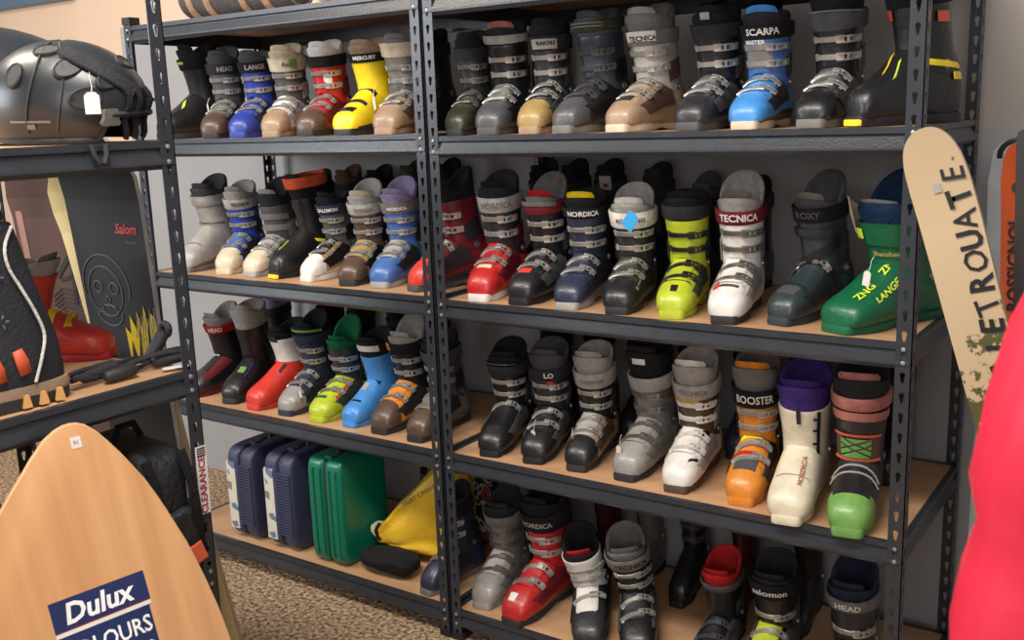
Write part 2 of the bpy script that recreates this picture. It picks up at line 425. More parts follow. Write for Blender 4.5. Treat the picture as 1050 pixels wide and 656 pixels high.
def cuff_patch(kind, t0, t1, z0, z1, off=.0065, n=10, slant=0.):
    mb = MB(); rings = []
    for i in range(n):
        t = t0+(t1-t0)*i/(n-1); s_ = slant*(i/(n-1)-.5)
        rings.append([cuff_pt(t, z0+s_, off, kind), cuff_pt(t, z0+(z1-z0)*.5+s_, off+.0008, kind), cuff_pt(t, z1+s_, off, kind), cuff_pt(t, z1+s_, off-.002, kind), cuff_pt(t, z0+s_, off-.002, kind)])
    mb.loft(rings); return mb.mesh('panel')
def foot_patch(kind, p0, p1, y0, y1, off=.002, n=10, ny=4, slant=0.):
    mb = MB(); rings = []
    for i in range(n):
        a = p0+(p1-p0)*i/(n-1); s_ = slant*(i/(n-1)-.5)
        top = [foot_pt(a, y0+(y1-y0)*j/(ny-1)+s_, off, kind) for j in range(ny)]
        bot = [foot_pt(a, y0+(y1-y0)*j/(ny-1)+s_, off-.003, kind) for j in reversed(range(ny))]
        rings.append(top+bot)
    mb.loft(rings); return mb.mesh('panel')
def cuff_text(txt, size, kind, z, th0, off, bold=.0, sx=1., tilt=.010, shear=0.):
    m = text_mesh(txt, size, bold, shear)
    rx, ry = cuff_dims(z, kind); R_ = (rx+ry)/2+.004
    wd = max(abs(v.co.x) for v in m.vertices); sx = min(sx, .74*R_/wd)
    for v in m.vertices:
        t = th0+v.co.x*sx/R_; zz = z+v.co.y-tilt*cos(t); v.co = cuff_pt(t, zz, off, kind)
    m.update(); return m
def foot_text(txt, size, kind, y0, ph0, off, bold=0., sx=1., shear=0.):
    """lettering along the boot's right flank, read heel-wards"""
    m = text_mesh(txt, size, bold, shear)
    for v in m.vertices:
        p = foot_pt(ph0, y0+v.co.x*sx, off, kind); q = foot_pt(ph0-v.co.y/.055, y0+v.co.x*sx, off, kind); v.co = q
    m.update(); return m
def inst(name, m, mats, parent, label=None):
    """object on shared mesh data with its own materials"""
    if not isinstance(mats, (list,tuple)): mats = [mats]
    while len(m.materials) < len(mats): m.materials.append(None)
    if not m.get('sm'):
        m.polygons.foreach_set('use_smooth', [True]*len(m.polygons)); m.set_sharp_from_angle(angle=math.radians(42)); m['sm'] = 1
    o = bpy.data.objects.new(name, m); C.objects.link(o); o.parent = parent
    for i, mm in enumerate(mats):
        o.material_slots[i].link = 'OBJECT'; o.material_slots[i].material = mm
    if label: o['label'] = label
    return o
def boot(toe, z, yaw, h, label, shell='blk', toec=None, low=None, cuff=None, liner='blk', tongue=None, strap='blk', sole='blk', buck='chr',
         kind='alpine', bc=(.168,.208), bf=(-.072,-.030), txt=None, txtc='wht', flap=None, zs=.246, sw=.036, hb=None, hf=None, L=.285, w=1., rx=0., ry=0.,
         marks=(), tsize=.022, group='ski boots in the front rows', name='ski_boot', shear=0., tth=None, nostrap=False, wk=1., side=None):
    s = L/.31; sz = h/max(hb or .315, .31)
    a = math.radians(yaw)
    ox = toe[0] - sin(a)*.155*s; oy = toe[1] + cos(a)*.155*s
    root = empty(name, (ox,oy,z), 0, label, 'ski boot', group, rot=(rx,ry,a), scale=(s*wk*.97,s,sz))
    cuff = cuff or shell; toec = toec or shell; low = low or shell; tongue = tongue or liner
    inst('shell', geo(('shell',kind), lambda: g_shell(kind)), [pl(shell), pl(toec), pl(low)], root)
    inst('sole', geo(('sole',), g_sole), ru(sole), root)
    inst('cuff', geo(('cuff',kind), lambda: g_cuff(kind)), pl(cuff), root)
    hb = hb or .315; hf = hf or .285
    inst('liner', geo(('liner',kind,hb,hf), lambda: g_liner(kind,hb,hf)), fb(liner), root)
    inst('tongue', geo(('tongue',kind,hf), lambda: g_tongue(kind,hf+.012)), fb(tongue), root)
    if kind in ('alpine','slim') and bf:
        side = side or {'blk':'mgr','dk':'blk','wht':'lgr','lgr':'gry','slv':'gry','tan':'brn','gld':'blk','lim':'olv','red':'drd','rdo':'drd'}.get(shell,'dk')
        for s_ in (-1,1): inst('side_panel', geo(('sp',kind,s_), lambda: foot_patch(kind, s_*1.02, s_*1.62, -.088, .045, off=.0034, n=12, ny=8, slant=.03)), pl(side), root)
        for s_ in (-1,1): inst('cuff_panel', geo(('cp',kind,s_), lambda: cuff_patch(kind, s_*1.25, s_*2.1, .135, .185, off=.006, slant=.02)), pl(side), root)
    if flap: inst('instep_flap', geo(('flap',kind), lambda: g_flap(kind)), pl(flap), root)
    if not nostrap:
        st = inst('power_strap', geo(('strap',kind,zs,sw), lambda: g_strap(kind,zs,sw)), fb(strap), root)
        if txt:
            if tth is None: tth = .12+.17*(1.05-toe[0])
            m = cuff_text(txt, tsize, kind, zs, tth, .0118, .0006, 1., .010, shear)
            link_mesh('lettering', m, pr(txtc), st, smooth=False)
    for zz in bc: inst('buckle', geo(('bc',kind,zz), lambda: g_buckle_c(kind,zz)), me(buck), root)
    for s_ in (-1,1): inst('pivot_bolt', geo(('pv',kind,s_), lambda: g_pivot(kind,s_)), me('slv'), root)
    for i, yy in enumerate(bf): inst('buckle', geo(('bf',kind,yy), lambda: g_buckle_f(kind,yy,.012)), me(buck), root)
    for mk in marks:
        t_ = mk[0]
        if t_ == 'c': link_mesh('panel', cuff_patch(kind, *mk[2:6], **(mk[6] if len(mk) > 6 else {})), pl(mk[1]), root)
        elif t_ == 'f': link_mesh('panel', foot_patch(kind, *mk[2:6], **(mk[6] if len(mk) > 6 else {})), pl(mk[1]), root)
        elif t_ == 'tl':
            mb = MB(); mb.loft([[(x*k,y,zz) for x,y in ((-.030,-.136),(.030,-.136),(.031,-.150),(.024,-.1575),(-.024,-.1575),(-.031,-.150))] for zz, k in ((.002,.97),(.004,1.),(.012,1.),(.014,.96))]); mb.build('toe_lug', ru(mk[1]), root)
        elif t_ == 'ct': link_mesh('lettering', cuff_text(mk[2], mk[3], kind, mk[4], mk[5], .0075, .0005), pr(mk[1]), root, smooth=False)
        elif t_ == 'ft': link_mesh('lettering', foot_text(mk[2], mk[3], kind, mk[4], mk[5], .003, .0005), pr(mk[1]), root, smooth=False)
    return root

# ------------------------------------------------------------------ the boots, shelf by shelf
B = boot
G = 'boots on the upper shelf of the left rack'; z = ZA[3]
B((-1.160,.05),z,-9,.315,'black boot with neon stripes pointing left behind the near rack post, upper shelf',shell='blk',kind='soft',liner='dk',strap='blk',sole='dk',buck='dk',bf=(),bc=(),marks=(('c','neon',-.35,.25,.238,.246,dict(off=.0115)),('f','neon',.15,.6,-.07,-.055,dict(slant=-.02))),group=G)
B((-.895,.035),z,27,.290,'grey boot with brown toe between the neon striped black boot and the blue boot',shell='gry',toec='brn',low='brn',cuff='mgr',liner='mgr',strap='dk',sole='dk',txt='HEAD',txtc='lgr',group=G,L=.27,hb=.325)
B((-.770,.035),z,20,.275,'bright blue ski boot on the upper shelf beside the white boot with tan toe',shell='blu',liner='mgr',strap='blk',sole='blu',txt='LANGE',txtc='lgr',hb=.30,hf=.28,group=G,L=.27)
B((-.624,.035),z,22,.280,'white boot with tan toe and wide cream strap, upper shelf, between blue and red boots',shell='wht',toec='tan',low='tan',cuff='mgr',liner='cream',strap='cream',sole='tan',txt='Axo',txtc='mgr',flap='wht',group=G,L=.27,sw=.045,marks=(('c','ltg',.55,1.0,.225,.255,dict(off=.010)),))
B((-.482,.035),z,15,.280,'red boot with dark brown toe on the upper shelf, left of the yellow boot',shell='red',toec='brn',low='brn',cuff='red',liner='wht',strap='blk',sole='dk',group=G,L=.27,marks=(('c','wht',.2,.7,.165,.20,dict(slant=-.02)),))
B((-.336,.035),z,8,.275,'tall smooth yellow boot with black tie across the instep on the upper shelf',shell='yel',toec='yel',low='dk',kind='rear',liner='tan',strap='blk',sole='dk',bc=(),bf=(),txt='MERCURY',txtc='wht',tsize=.016,zs=.252,sw=.028,group=G,marks=(('f','blk',-1.1,.9,-.02,-.004),('f','blk',-.9,.8,-.075,-.062),('f','blk',-.5,.5,-.128,-.105)))
B((-.180,.035),z,18,.300,'bronze and grey boot with cream strap on the upper shelf, next to double posts',shell='tan',toec='tan',low='brn',cuff='gry',liner='gry',strap='cream',sole='tan',flap='brn',hb=.335,sw=.042,zs=.262,group=G,marks=(('c','mgr',-.9,1.3,.11,.15),))
G = 'boots on the upper shelf of the right rack'; z = ZB[3]
B((.060,.035),z,15,.275,'dark olive boot half hidden behind the double posts on the upper shelf',shell='olv',cuff='dk',liner='blk',strap='dk',sole='dk',buck='slv',group=G,L=.27,wk=.85)
B((.165,.035),z,14,.295,'black and grey boot with pink tongue, upper shelf, first clear of the posts',shell='dk',toec='mgr',low='mgr',cuff='blk',liner='dk',tongue='pnk',strap='lgr',sole='mgr',flap='gry',zs=.262,sw=.022,group=G)
B((.290,.035),z,11,.292,'slim black boot with golden tan toe and oval grey strap badge on the upper shelf',shell='blk',toec='gld',low='dk',cuff='dk',liner='blk',strap='dk',sole='tan',kind='slim',txt='RAICHLE',txtc='blk',tsize=.013,group=G,L=.27,marks=(('c','lgr',-.45,.75,.222,.248,dict(off=.0105)),),bf=(-.06,-.02))
B((.382,.035),z,-6,.300,'dark navy boot with striped green strap on the upper shelf, left of tan one',shell='dk',toec='mgr',low='dk',cuff='nvg',liner='mgr',strap='olv',sole='gry',flap='dk',zs=.272,sw=.026,buck='mgr',group=G,marks=(('c','lgr',-1.3,1.2,.262,.264,dict(off=.0095)),('c','lgr',-1.3,1.2,.270,.272,dict(off=.0095))))
B((.530,.035),z,-5,.300,'tall tan and light grey boot with padded grey liner, middle of the right upper shelf',shell='tan',toec='tan',low='tan',cuff='lgr',liner='gry',tongue='lgr',strap='gry',sole='cream',flap='tan',txt='TECNICA',txtc='blk',tsize=.017,hb=.335,hf=.30,group=G,marks=(('c','wht',-.5,.75,.230,.255,dict(off=.0105)),('f','dk',-.4,.3,-.11,-.085)))
B((.711,.035),z,0,.285,'black boot with silver buckles on the upper shelf, left of the blue boot',shell='blk',toec='dk',low='dk',cuff='blk',liner='blk',strap='dk',sole='mgr',flap='mgr',group=G,marks=(('c','lgr',-.16,.16,.268,.285,dict(off=.004)),))
B((.842,.035),z,4,.270,'light blue boot with black lettered strap and grey tongue on the upper shelf',shell='lbl',cuff='sbl',liner='dk',tongue='lbl',strap='blk',sole='cream',low='blk',txt='SCARPA',txtc='wht',tsize=.022,group=G,L=.28,hb=.30,marks=(('c','gry',-.6,.5,.15,.195),('ct','wht','MASTER',.014,.222,-.2)))
B((.985,.035),z,-1,.285,'black boot with white edged strap and two silver ladder buckles, right part of upper shelf',shell='dk',toec='blk',low='blk',cuff='blk',liner='blk',tongue='pnk',strap='mgr',sole='gry',flap='mgr',hf=.31,zs=.25,sw=.042,group=G,marks=(('c','lgr',-.9,1.3,.262,.264,dict(off=.0105)),('ct','lgr','HA',.022,.246,.5)))
B((1.066,.055),z,-31,.345,'tall black touring boot with yellow stripes at the right end of the upper shelf',shell='blk',kind='soft',liner='blk',strap='blk',sole='blk',low='blk',buck='dk',bc=(),bf=(),L=.285,hb=.33,wk=.88,group=G,marks=(('c','yel',-1.5,2.6,.118,.130,dict(slant=-.03)),('c','yel',1.9,2.7,.085,.10),('f','yel',-.15,.25,-.06,-.052,dict(slant=-.05)),('f','neon',.45,.9,-.06,-.052,dict(slant=-.03)),('tl','yel'),('c','orr',-.5,-.2,.20,.225),('c','orr',1.5,1.9,.195,.215,dict(off=.009)),('ct','orr','S',.036,.262,-.1),('c','dk',.1,.6,.19,.235)))

G = 'boots on the middle shelf of the left rack'; z = ZA[2]
B((-1.085,.03),z,10,.310,'smooth grey rear entry boot on the middle shelf, behind the near post',shell='lgr',cuff='lgr',toec='lgr',low='gry',kind='rear',liner='mgr',strap='lgr',sole='gry',bc=(),bf=(),hb=.33,group=G,marks=(('c','mgr',-1.4,1.3,.158,.161),('f','gry',-.5,.6,-.09,-.086)))
B((-.910,.05),z,21,.290,'blue boot with cream toe and grey lettered strap on the middle shelf',shell='blu',toec='cream',low='cream',cuff='blu',liner='lgr',strap='lgr',sole='cream',flap='sbl',txt='TECNICA',txtc='blk',tsize=.016,hb=.32,group=G,L=.27)
B((-.788,.05),z,9,.300,'pale grey boot with dark grey two strap cuff, next to the orange topped boot',shell='lgr',toec='cream',low='lgr',cuff='mgr',liner='dk',tongue='lgr',strap='mgr',sole='lgr',flap='lgr',group=G,L=.27,nostrap=True,bc=(),hb=.34,marks=(('c','gry',-.9,1.4,.19,.212,dict(off=.009)),('c','gry',-.9,1.4,.15,.172,dict(off=.009)),('f','orr',-.4,.1,-.02,-.008)))
B((-.686,.055),z,-4,.310,'black touring boot with orange liner top and yellow instep band on the middle shelf',shell='blk',kind='soft',liner='blk',strap='orr',sole='blk',buck='dk',bc=(),bf=(),zs=.298,sw=.034,hb=.315,hf=.30,group=G,wk=.86,marks=(('c','yel',-.9,1.4,.112,.122,dict(slant=-.03)),('tl','yel'),('c','orr',-1.1,-.9,.20,.225),('c','orr',-.9,-.7,.15,.17),('f','neon',-.5,-.4,-.10,-.06)))
B((-.545,.055),z,3,.268,'black and gold boot with white toe and open sides on the middle shelf',shell='gld',toec='wht',low='wht',cuff='mgr',liner='blk',strap='nvy',sole='wht',flap='blk',txt='SALOMON',txtc='wht',tsize=.017,group=G,L=.262,hb=.30,wk=.92)
B((-.365,.045),z,16,.298,'black and antique gold boot with pale lettered strap, left of the blue one, middle shelf',shell='gld',toec='brn',low='dk',cuff='brn',liner='lgr',tongue='cream',strap='lgr',sole='dk',flap='gld',txt='ROSSIGNOL',txtc='gry',tsize=.012,hb=.335,group=G,L=.27,marks=(('f','gld',.5,1.1,-.06,-.02),))
B((-.252,.055),z,13,.305,'blue boot with grey strap and lilac lining on the middle shelf beside the double posts',shell='sbl',toec='sbl',low='sbl',cuff='sbl',liner='lav',strap='gry',sole='lgr',flap='lgr',txt='NORDICA',txtc='wht',tsize=.014,hb=.335,group=G,L=.275)
B((-.128,.05),z,-19,.335,'dark red boot with bright red toe standing behind the double posts, middle shelf',shell='drd',toec='rdo',low='dk',cuff='drd',liner='blk',strap='drd',sole='mgr',hb=.335,nostrap=True,group=G,L=.275,wk=.9)
G = 'boots on the middle shelf of the right rack'; z = ZB[2]
B((.124,.02),z,11,.330,'red boot with black cuff, white toe sole and pale lettered strap on the middle shelf',shell='rdo',toec='red',low='red',cuff='dk',liner='dk',tongue='blk',strap='lgr',sole='wht',flap='red',txt='NORDICA',txtc='gry',tsize=.022,hb=.325,sw=.040,group=G,marks=(('f','cream',-.4,.3,.005,.03),('f','cream',-.35,.35,-.105,-.09)))
B((.250,.02),z,3,.325,'black boot with red buckles and grey hooped liner on the middle shelf',shell='blk',toec='blk',low='blk',cuff='blk',liner='gry',tongue='red',strap='drd',sole='blk',flap='blk',hb=.335,hf=.275,zs=.252,sw=.034,group=G,buck='chr',marks=(('f','rdo',-.4,.2,-.108,-.088),('f','red',-.9,.8,-.052,-.044),('f','red',-.9,.8,-.012,-.004),('c','gry',-.9,1.,.250,.262,dict(off=.0105))))
B((.395,.02),z,11,.285,'navy blue boot with pale toe sole and yellow tongue tip on the middle shelf',shell='nvy',toec='nvy',low='sbl',cuff='nvy',liner='blk',tongue='yel',strap='blk',sole='lgr',flap='nvy',txt='NORDICA',txtc='wht',tsize=.019,hb=.31,hf=.29,zs=.255,sw=.026,group=G)
B((.536,.02),z,13,.300,'dark green and black boot with white strap and pale liner, left of the lime boot',shell='olv',toec='blk',low='blk',cuff='dk',liner='lgr',tongue='wht',strap='wht',sole='dk',flap='olv',txt='ROSSIGNOL',txtc='drd',tsize=.015,hb=.335,sw=.044,group=G,marks=(('ft','lgr','ROSSIGNOL',.020,-.06,1.05),))
B((.675,.027),z,12,.285,'lime yellow boot with black liner on the middle shelf of the right rack',shell='lim',toec='lim',low='lim',cuff='lim',liner='blk',strap='dk',sole='lim',flap='lim',hb=.315,hf=.30,buck='dk',group=G,L=.285,zs=.268,sw=.036,marks=(('f','blk',-.12,.12,-.128,-.108),('f','blk',-.8,.7,-.088,-.084)))
B((.806,.02),z,9,.330,'white boot with dark red lettered strap and grey padded liner on the middle shelf',shell='wht',toec='wht',low='wht',cuff='wht',liner='lgr',tongue='gry',strap='drd',sole='dk',flap='wht',txt='TECNICA',txtc='wht',tsize=.024,hb=.345,hf=.285,buck='slv',group=G,sw=.034,marks=(('f','rdo',-.75,-.4,-.11,-.085),('f','brn',-.5,.45,-.105,-.095)))
B((.915,.06),z,-14,.330,'dark slate teal boot with ribbed black strap around its shin on the middle shelf',shell='teal',toec='teal',low='teal',cuff='teal',liner='mgr',tongue='gry',strap='blk',sole='teal',kind='alpine',hb=.35,bc=(),bf=(-.01,),zs=.257,txt='ROXY',txtc='mgr',group=G,wk=.95,marks=(('c','dk',-1.4,1.6,.195,.215,dict(off=.011)),('f','blk',-1.3,1.4,-.015,.008,dict(slant=.05,off=.007)),('c','blk',-.6,1.9,.150,.172,dict(slant=.07,off=.009)),('f','mgr',-.5,.5,-.12,-.095),('f','blk',-.6,.6,-.088,-.084),('f','mgr',-1.5,-1.0,-.13,-.09)))
B((1.048,.035),z,-24,.335,'big dark green boot with neon lettering and tall navy liner, middle shelf end',shell='grn',toec='grn',low='grn',cuff='grn',liner='dbl',tongue='lgr',strap='grn',sole='grn',kind='rear',hb=.375,hf=.29,bc=(),bf=(),nostrap=True,group=G,wk=1.16,L=.32,marks=(('c','grn',-3.1,3.1,.195,.25,dict(off=.006,n=40)),('ct','gld','Banshee',.016,.185,.30),('ft','neon','LANGE',.022,-.055,1.0),('ft','neon','ZNG',.024,-.092,.35),('ft','neon','ZNG',.024,-.012,.30),('c','neon',-.7,-.35,.21,.235,dict(off=.012)),('c','dbl',-.9,.9,.262,.30,dict(off=-.002)),('c','cream',-1.55,-1.05,.205,.295,dict(off=.016,slant=.03))))

G = 'boots on the lower shelf of the left rack'; z = ZA[1]
B((-1.126,.035),z,-1,.300,'black boot with dark red shell side behind the near post, lower shelf',shell='blk',toec='dk',low='mar',cuff='blk',liner='lgr',strap='red',sole='drd',bf=(),bc=(),sw=.03,txt='HEAD',txtc='wht',hb=.33,group=G,marks=(('f','drd',.5,1.2,-.11,.02),('f','wht',-.4,.2,-.012,0)))
B((-.935,.045),z,16,.318,'black boot with pale liner collar and purple flash, left of red rear entry boot',shell='blk',cuff='blk',liner='lgr',strap='blk',sole='dk',bf=(),bc=(),nostrap=True,hb=.33,hf=.31,group=G,marks=(('f','pur',.5,.62,-.09,-.02),('f','ltg',-.1,.3,-.075,-.05),('f','pur',-.2,.5,.0,.02)))
B((-.812,.034),z,-1,.275,'bright red rear entry boot with notched white cuff on the lower shelf',shell='rdo',toec='rdo',low='rdo',cuff='wht',liner='blk',strap='wht',sole='rdo',kind='rear',bf=(),bc=(),nostrap=True,hb=.30,hf=.265,group=G,L=.30,marks=(('c','rdo',-3.,3.,.112,.150,dict(off=.006,n=40)),('c','blk',-.25,.25,.228,.252,dict(off=.004)),('f','blk',.35,.6,-.045,.0)))
B((-.668,.038),z,5,.308,'navy boot with silver toe and pale green trim, beside the acid yellow boot',shell='nvy',toec='slv',low='slv',cuff='nvy',liner='blk',strap='nvy',sole='nvy',flap='nvy',hb=.33,group=G,L=.28,marks=(('c','ltg',-1.4,1.4,.268,.276,dict(off=.006)),))
B((-.526,.036),z,6,.300,'acid yellow boot with dark cuff and green rimmed liner on the lower shelf',shell='lim',toec='lim',low='lim',cuff='dk',liner='grn',tongue='grn',strap='dk',sole='lim',hb=.345,hf=.27,nostrap=True,group=G,L=.29,marks=(('f','grn',-.6,.2,-.112,-.10),('f','rdo',.75,.95,-.09,-.0)))
B((-.400,.046),z,2,.275,'sky blue boot with black liner and white band on the lower shelf',shell='lbl',toec='lbl',low='lbl',cuff='lbl',liner='blk',strap='lgr',sole='lbl',kind='rear',bf=(),bc=(),hb=.335,hf=.30,nostrap=True,group=G,L=.265,wk=.95,marks=(('c','blk',-.8,-.3,.20,.206),('c','blk',-.8,-.3,.165,.171),('f','blk',-.6,.8,-.012,.0),('f','blk',-.35,.35,-.105,-.098),('f','lgr',-.3,.1,-.055,-.03),('c','wht',-1.5,1.,.262,.285,dict(off=.002))))
B((-.275,.038),z,2,.330,'orange and black boot with silver buckles and orange strap tab on the lower shelf',shell='org',toec='brn',low='dk',cuff='blk',liner='lgr',strap='blk',sole='dk',flap='org',hb=.335,hf=.275,group=G,L=.285,marks=(('c','org',-1.2,-.3,.232,.256,dict(off=.0105)),))
B((-.132,.032),z,4,.295,'brown grey boot tucked behind the double posts at the end of the lower shelf',shell='gry',toec='brn',low='mgr',cuff='mgr',liner='dk',strap='mgr',sole='dk',flap='gry',group=G,L=.27)
G = 'boots on the lower shelf of the right rack'; z = ZB[1]
B((.133,.03),z,13,.290,'plain black boot with two bright ladder buckles, first on the right rack lower shelf',shell='blk',toec='blk',low='blk',cuff='blk',liner='blk',strap='dk',sole='blk',hb=.325,bf=(-.02,),group=G,marks=(('c','gry',-1.,.8,.262,.264,dict(off=.0095)),('f','dk',-.35,.3,-.12,-.10)))
B((.268,.04),z,14,.300,'black boot with a red buckle dot on the lower shelf',shell='blk',toec='blk',low='blk',cuff='dk',liner='mgr',strap='dk',sole='blk',txt='LO',txtc='wht',hb=.33,hf=.30,group=G,marks=(('c','red',.15,.42,.206,.218,dict(off=.011)),))
B((.397,.045),z,10,.305,'grey and black boot with broad pale lettered strap and puffy cream liner, lower shelf',shell='tan',toec='blk',low='blk',cuff='blk',liner='lgr',tongue='lgr',strap='lgr',sole='dk',flap='lgr',txt='rossignol',txtc='gry',tsize=.020,hb=.335,hf=.31,sw=.048,group=G,L=.268,bc=(.165,.205),marks=(('f','gry',-.5,.5,-.02,.04),))
B((.535,.044),z,1,.325,'silver grey boot with black liner and white triangle badge on the lower shelf',shell='slv',toec='slv',low='slv',cuff='gry',liner='blk',strap='lgr',sole='dk',flap='slv',hb=.335,hf=.32,zs=.238,sw=.04,group=G,buck='slv',marks=(('c','wht',-.28,.28,.288,.312,dict(off=.003)),))
B((.680,.034),z,6,.320,'white boot with brown cuff and dark toe sole, between silver and orange boots',shell='wht',toec='wht',low='brn',cuff='brn',liner='lgr',tongue='wht',strap='lgr',sole='brn',flap='wht',txt='TECNICA',txtc='gry',tsize=.018,hb=.34,hf=.31,sw=.042,buck='wht',group=G,marks=(('f','blk',.55,1.05,-.012,.004,dict(slant=.03,off=.004)),('f','blk',.4,.95,-.105,-.095,dict(slant=.02)),('c','gld',-.9,.4,.20,.222,dict(off=.0075))))
B((.846,.034),z,9,.330,'orange boot with black strap in bold white letters on the lower shelf',shell='org',toec='org',low='org',cuff='org',liner='gry',tongue='org',strap='blk',sole='org',txt='BOOSTER',txtc='wht',tsize=.030,hb=.345,hf=.32,sw=.048,buck='lgr',group=G,L=.285,tth=.15,marks=(('f','mgr',-.55,.5,-.11,-.07),('f','red',-.9,.3,-.058,-.05),('f','neon',-.7,.5,-.012,-.002)))
B((.972,-.02),z,7,.330,'tall smooth off white rear entry boot with purple liner, front of the lower shelf',shell='bge',toec='bge',low='bge',cuff='bge',liner='pur',strap='bge',sole='bge',kind='rear',bf=(),bc=(),nostrap=True,hb=.345,hf=.30,group=G,L=.31,marks=(('c','blk',-.05,.06,.205,.247),('c','blk',.66,.80,.118,.238),('c','blk',.50,.66,.15,.156),('c','blk',.50,.66,.185,.191),('c','blk',.50,.66,.215,.221),('f','lgr',-.7,.7,-.085,-.083),('ft','pnk','NORDICA',.016,-.075,.30)))
B((1.106,-.02),z,9,.345,'light green toed boot with black instep, neon lacing and salmon liner, lower shelf',shell='dk',toec='ltg',low='ltg',cuff='dk',liner='dk',tongue='pnk',strap='pnk',sole='ltg',hb=.345,hf=.32,bc=(),bf=(),zs=.272,sw=.03,group=G,L=.31,marks=(('f','blk',-.75,.75,-.105,-.03,dict(off=.004)),('c','ltg',-.62,.5,.132,.178,dict(off=.009)),('c','brn',-.95,-.62,.13,.185,dict(off=.008)),('c','brn',.5,.9,.13,.185,dict(off=.008)),('c','orr',-1.0,.95,.183,.189,dict(off=.0095)),('c','orr',-1.0,.95,.124,.130,dict(off=.0095)),('c','blk',-.6,.5,.150,.153,dict(off=.0105,slant=.03)),('c','blk',-.6,.5,.150,.153,dict(off=.0105,slant=-.03)),('c','blk',-.6,.5,.165,.168,dict(off=.0105,slant=.03)),('c','blk',-.6,.5,.165,.168,dict(off=.0105,slant=-.03)),('f','lgr',-1.2,1.2,-.052,-.049,dict(off=.006)),('f','lgr',-1.2,1.2,-.035,-.032,dict(off=.006)),('c','pnk',-1.6,1.6,.222,.243,dict(off=.006))))

G = 'boots on the bottom shelf'
B((-.113,.02),ZA[0],-6,.300,'navy boot beside the yellow bag behind the double posts, bottom shelf',shell='nvy',toec='nvy',low='dk',cuff='nvy',liner='dk',strap='blk',sole='gry',flap='nvy',group=G,L=.25,wk=.9)
z = ZB[0]
B((.078,.037),z,8,.300,'silver grey boot at the left end of the bottom shelf, left of the red boot',shell='slv',toec='slv',low='slv',cuff='gry',liner='dk',strap='gry',sole='slv',flap='lgr',hb=.32,group=G,L=.28,buck='slv')
B((.202,.0),z,-4,.350,'shiny red boot with black cuff top on the bottom shelf',shell='red',toec='red',low='dk',cuff='red',liner='blk',strap='blk',sole='dk',flap='red',hb=.335,hf=.31,txt='NORDICA',txtc='lgr',tsize=.02,sw=.05,zs=.256,group=G,L=.31,marks=(('f','wht',-.35,.05,-.135,-.115),))
B((.455,.0),z+.007,24,.262,'black boot with white cuff and red lining leaning left on the bottom shelf',shell='dk',toec='dk',low='blk',cuff='wht',liner='blk',tongue='red',strap='blk',sole='dk',flap='wht',hb=.33,hf=.26,nostrap=True,group=G,L=.30,ry=-.2,bf=(-.04,),buck='lgr')
B((.590,.02),z+.007,25,.282,'black boot with grey liner and black lettered grey strap leaning left on the bottom shelf',shell='blk',cuff='blk',liner='gry',strap='gry',sole='blk',flap='dk',hb=.33,hf=.28,txt='TECNICA',txtc='blk',tsize=.022,sw=.038,group=G,L=.30,ry=-.18)
B((.745,.02),z,2,.268,'black boot with tall red liner collar on the bottom shelf',shell='blk',cuff='blk',liner='red',strap='mgr',sole='blk',hb=.335,hf=.29,zs=.25,sw=.024,group=G,L=.29,wk=.86,buck='mgr',bc=())
B((.880,.02),z,2,.285,'black boot with lime instep panel and white lettered strap on the bottom shelf',shell='blk',toec='dk',low='blk',cuff='blk',liner='dk',strap='blk',sole='blk',flap='lim',hb=.32,hf=.28,txt='salomon',txtc='wht',tsize=.026,zs=.252,sw=.05,bc=(.17,),bf=(-.03,),group=G,L=.30)
B((1.065,.02),z,0,.320,'black boot with dark blue liner and grey patterned strap, right end of the bottom shelf',shell='blk',cuff='dk',liner='nvy',strap='gry',sole='blk',hb=.335,hf=.285,txt='HEAD',txtc='wht',tsize=.022,zs=.248,sw=.034,bc=(.17,),group=G,L=.30)

# the second boots of the pairs, standing behind
G = 'boots in the back rows'
def back(x, z, lab, h=.31, y=.325, yaw=4, **k):
    d = dict(shell='blk', liner='blk', strap='dk', bc=(), bf=(), L=.235, wk=.88); d.update(k)
    B((x,y), z, yaw, h, lab, group=G, **d)
z = ZA[3]
back(-1.02,z,'dark boot in the back row of the upper shelf, behind the neon striped boot')
back(-.60,z,'black boot in the back row of the upper shelf, behind the white and red boots',h=.29)
back(-.32,z,'dark boot in the back row of the upper shelf, behind the yellow and bronze boots',h=.31)
z = ZB[3]
back(.12,z,'olive black boot in the upper back row, just right of the double posts',h=.31,shell='olv',liner='dk')
back(.40,z,'black boot in the back row of the upper shelf, behind the navy grey boot',h=.31)
back(.60,z,'black boot in the back row behind the tan boot, upper shelf',h=.32)
back(.74,z,'black boot in the back row behind the light blue boot, upper shelf',h=.32)
back(.905,z,'black boot with pink liner in the back row, upper shelf',h=.305,liner='pnk',hf=.315)
z = ZA[2]
back(-1.04,z,'dark boot in the back row of the middle shelf, behind the grey rear entry boot',h=.29)
back(-.855,z,'black boot in the back row behind the dark grey cuffed boot, middle shelf',h=.31)
back(-.715,z,'black boot with yellow brown liner in the back row of the middle shelf',h=.325,liner='brn')
back(-.575,z,'wide black boot in the back row behind the white toed boot, middle shelf',h=.325)
back(-.43,z,'black boot with olive brown liner in the back row behind the gold boot, middle shelf',h=.34,liner='olv')
back(-.29,z,'black boot in the back row behind the blue boot, middle shelf',h=.345)
z = ZB[2]
back(.070,z,'tall black boot in the back row behind the red boot, right rack middle shelf',h=.345)
back(.175,z,'tall black boot in the back row behind the red buckled boot, middle shelf',h=.345)
back(.29,z,'tall black boot with a white label on its cuff in the back row, middle shelf',h=.345,marks=(('c','lgr',-.1,.6,.24,.275,dict(off=.009)),('c','drd',.1,.4,.246,.256,dict(off=.0098))))
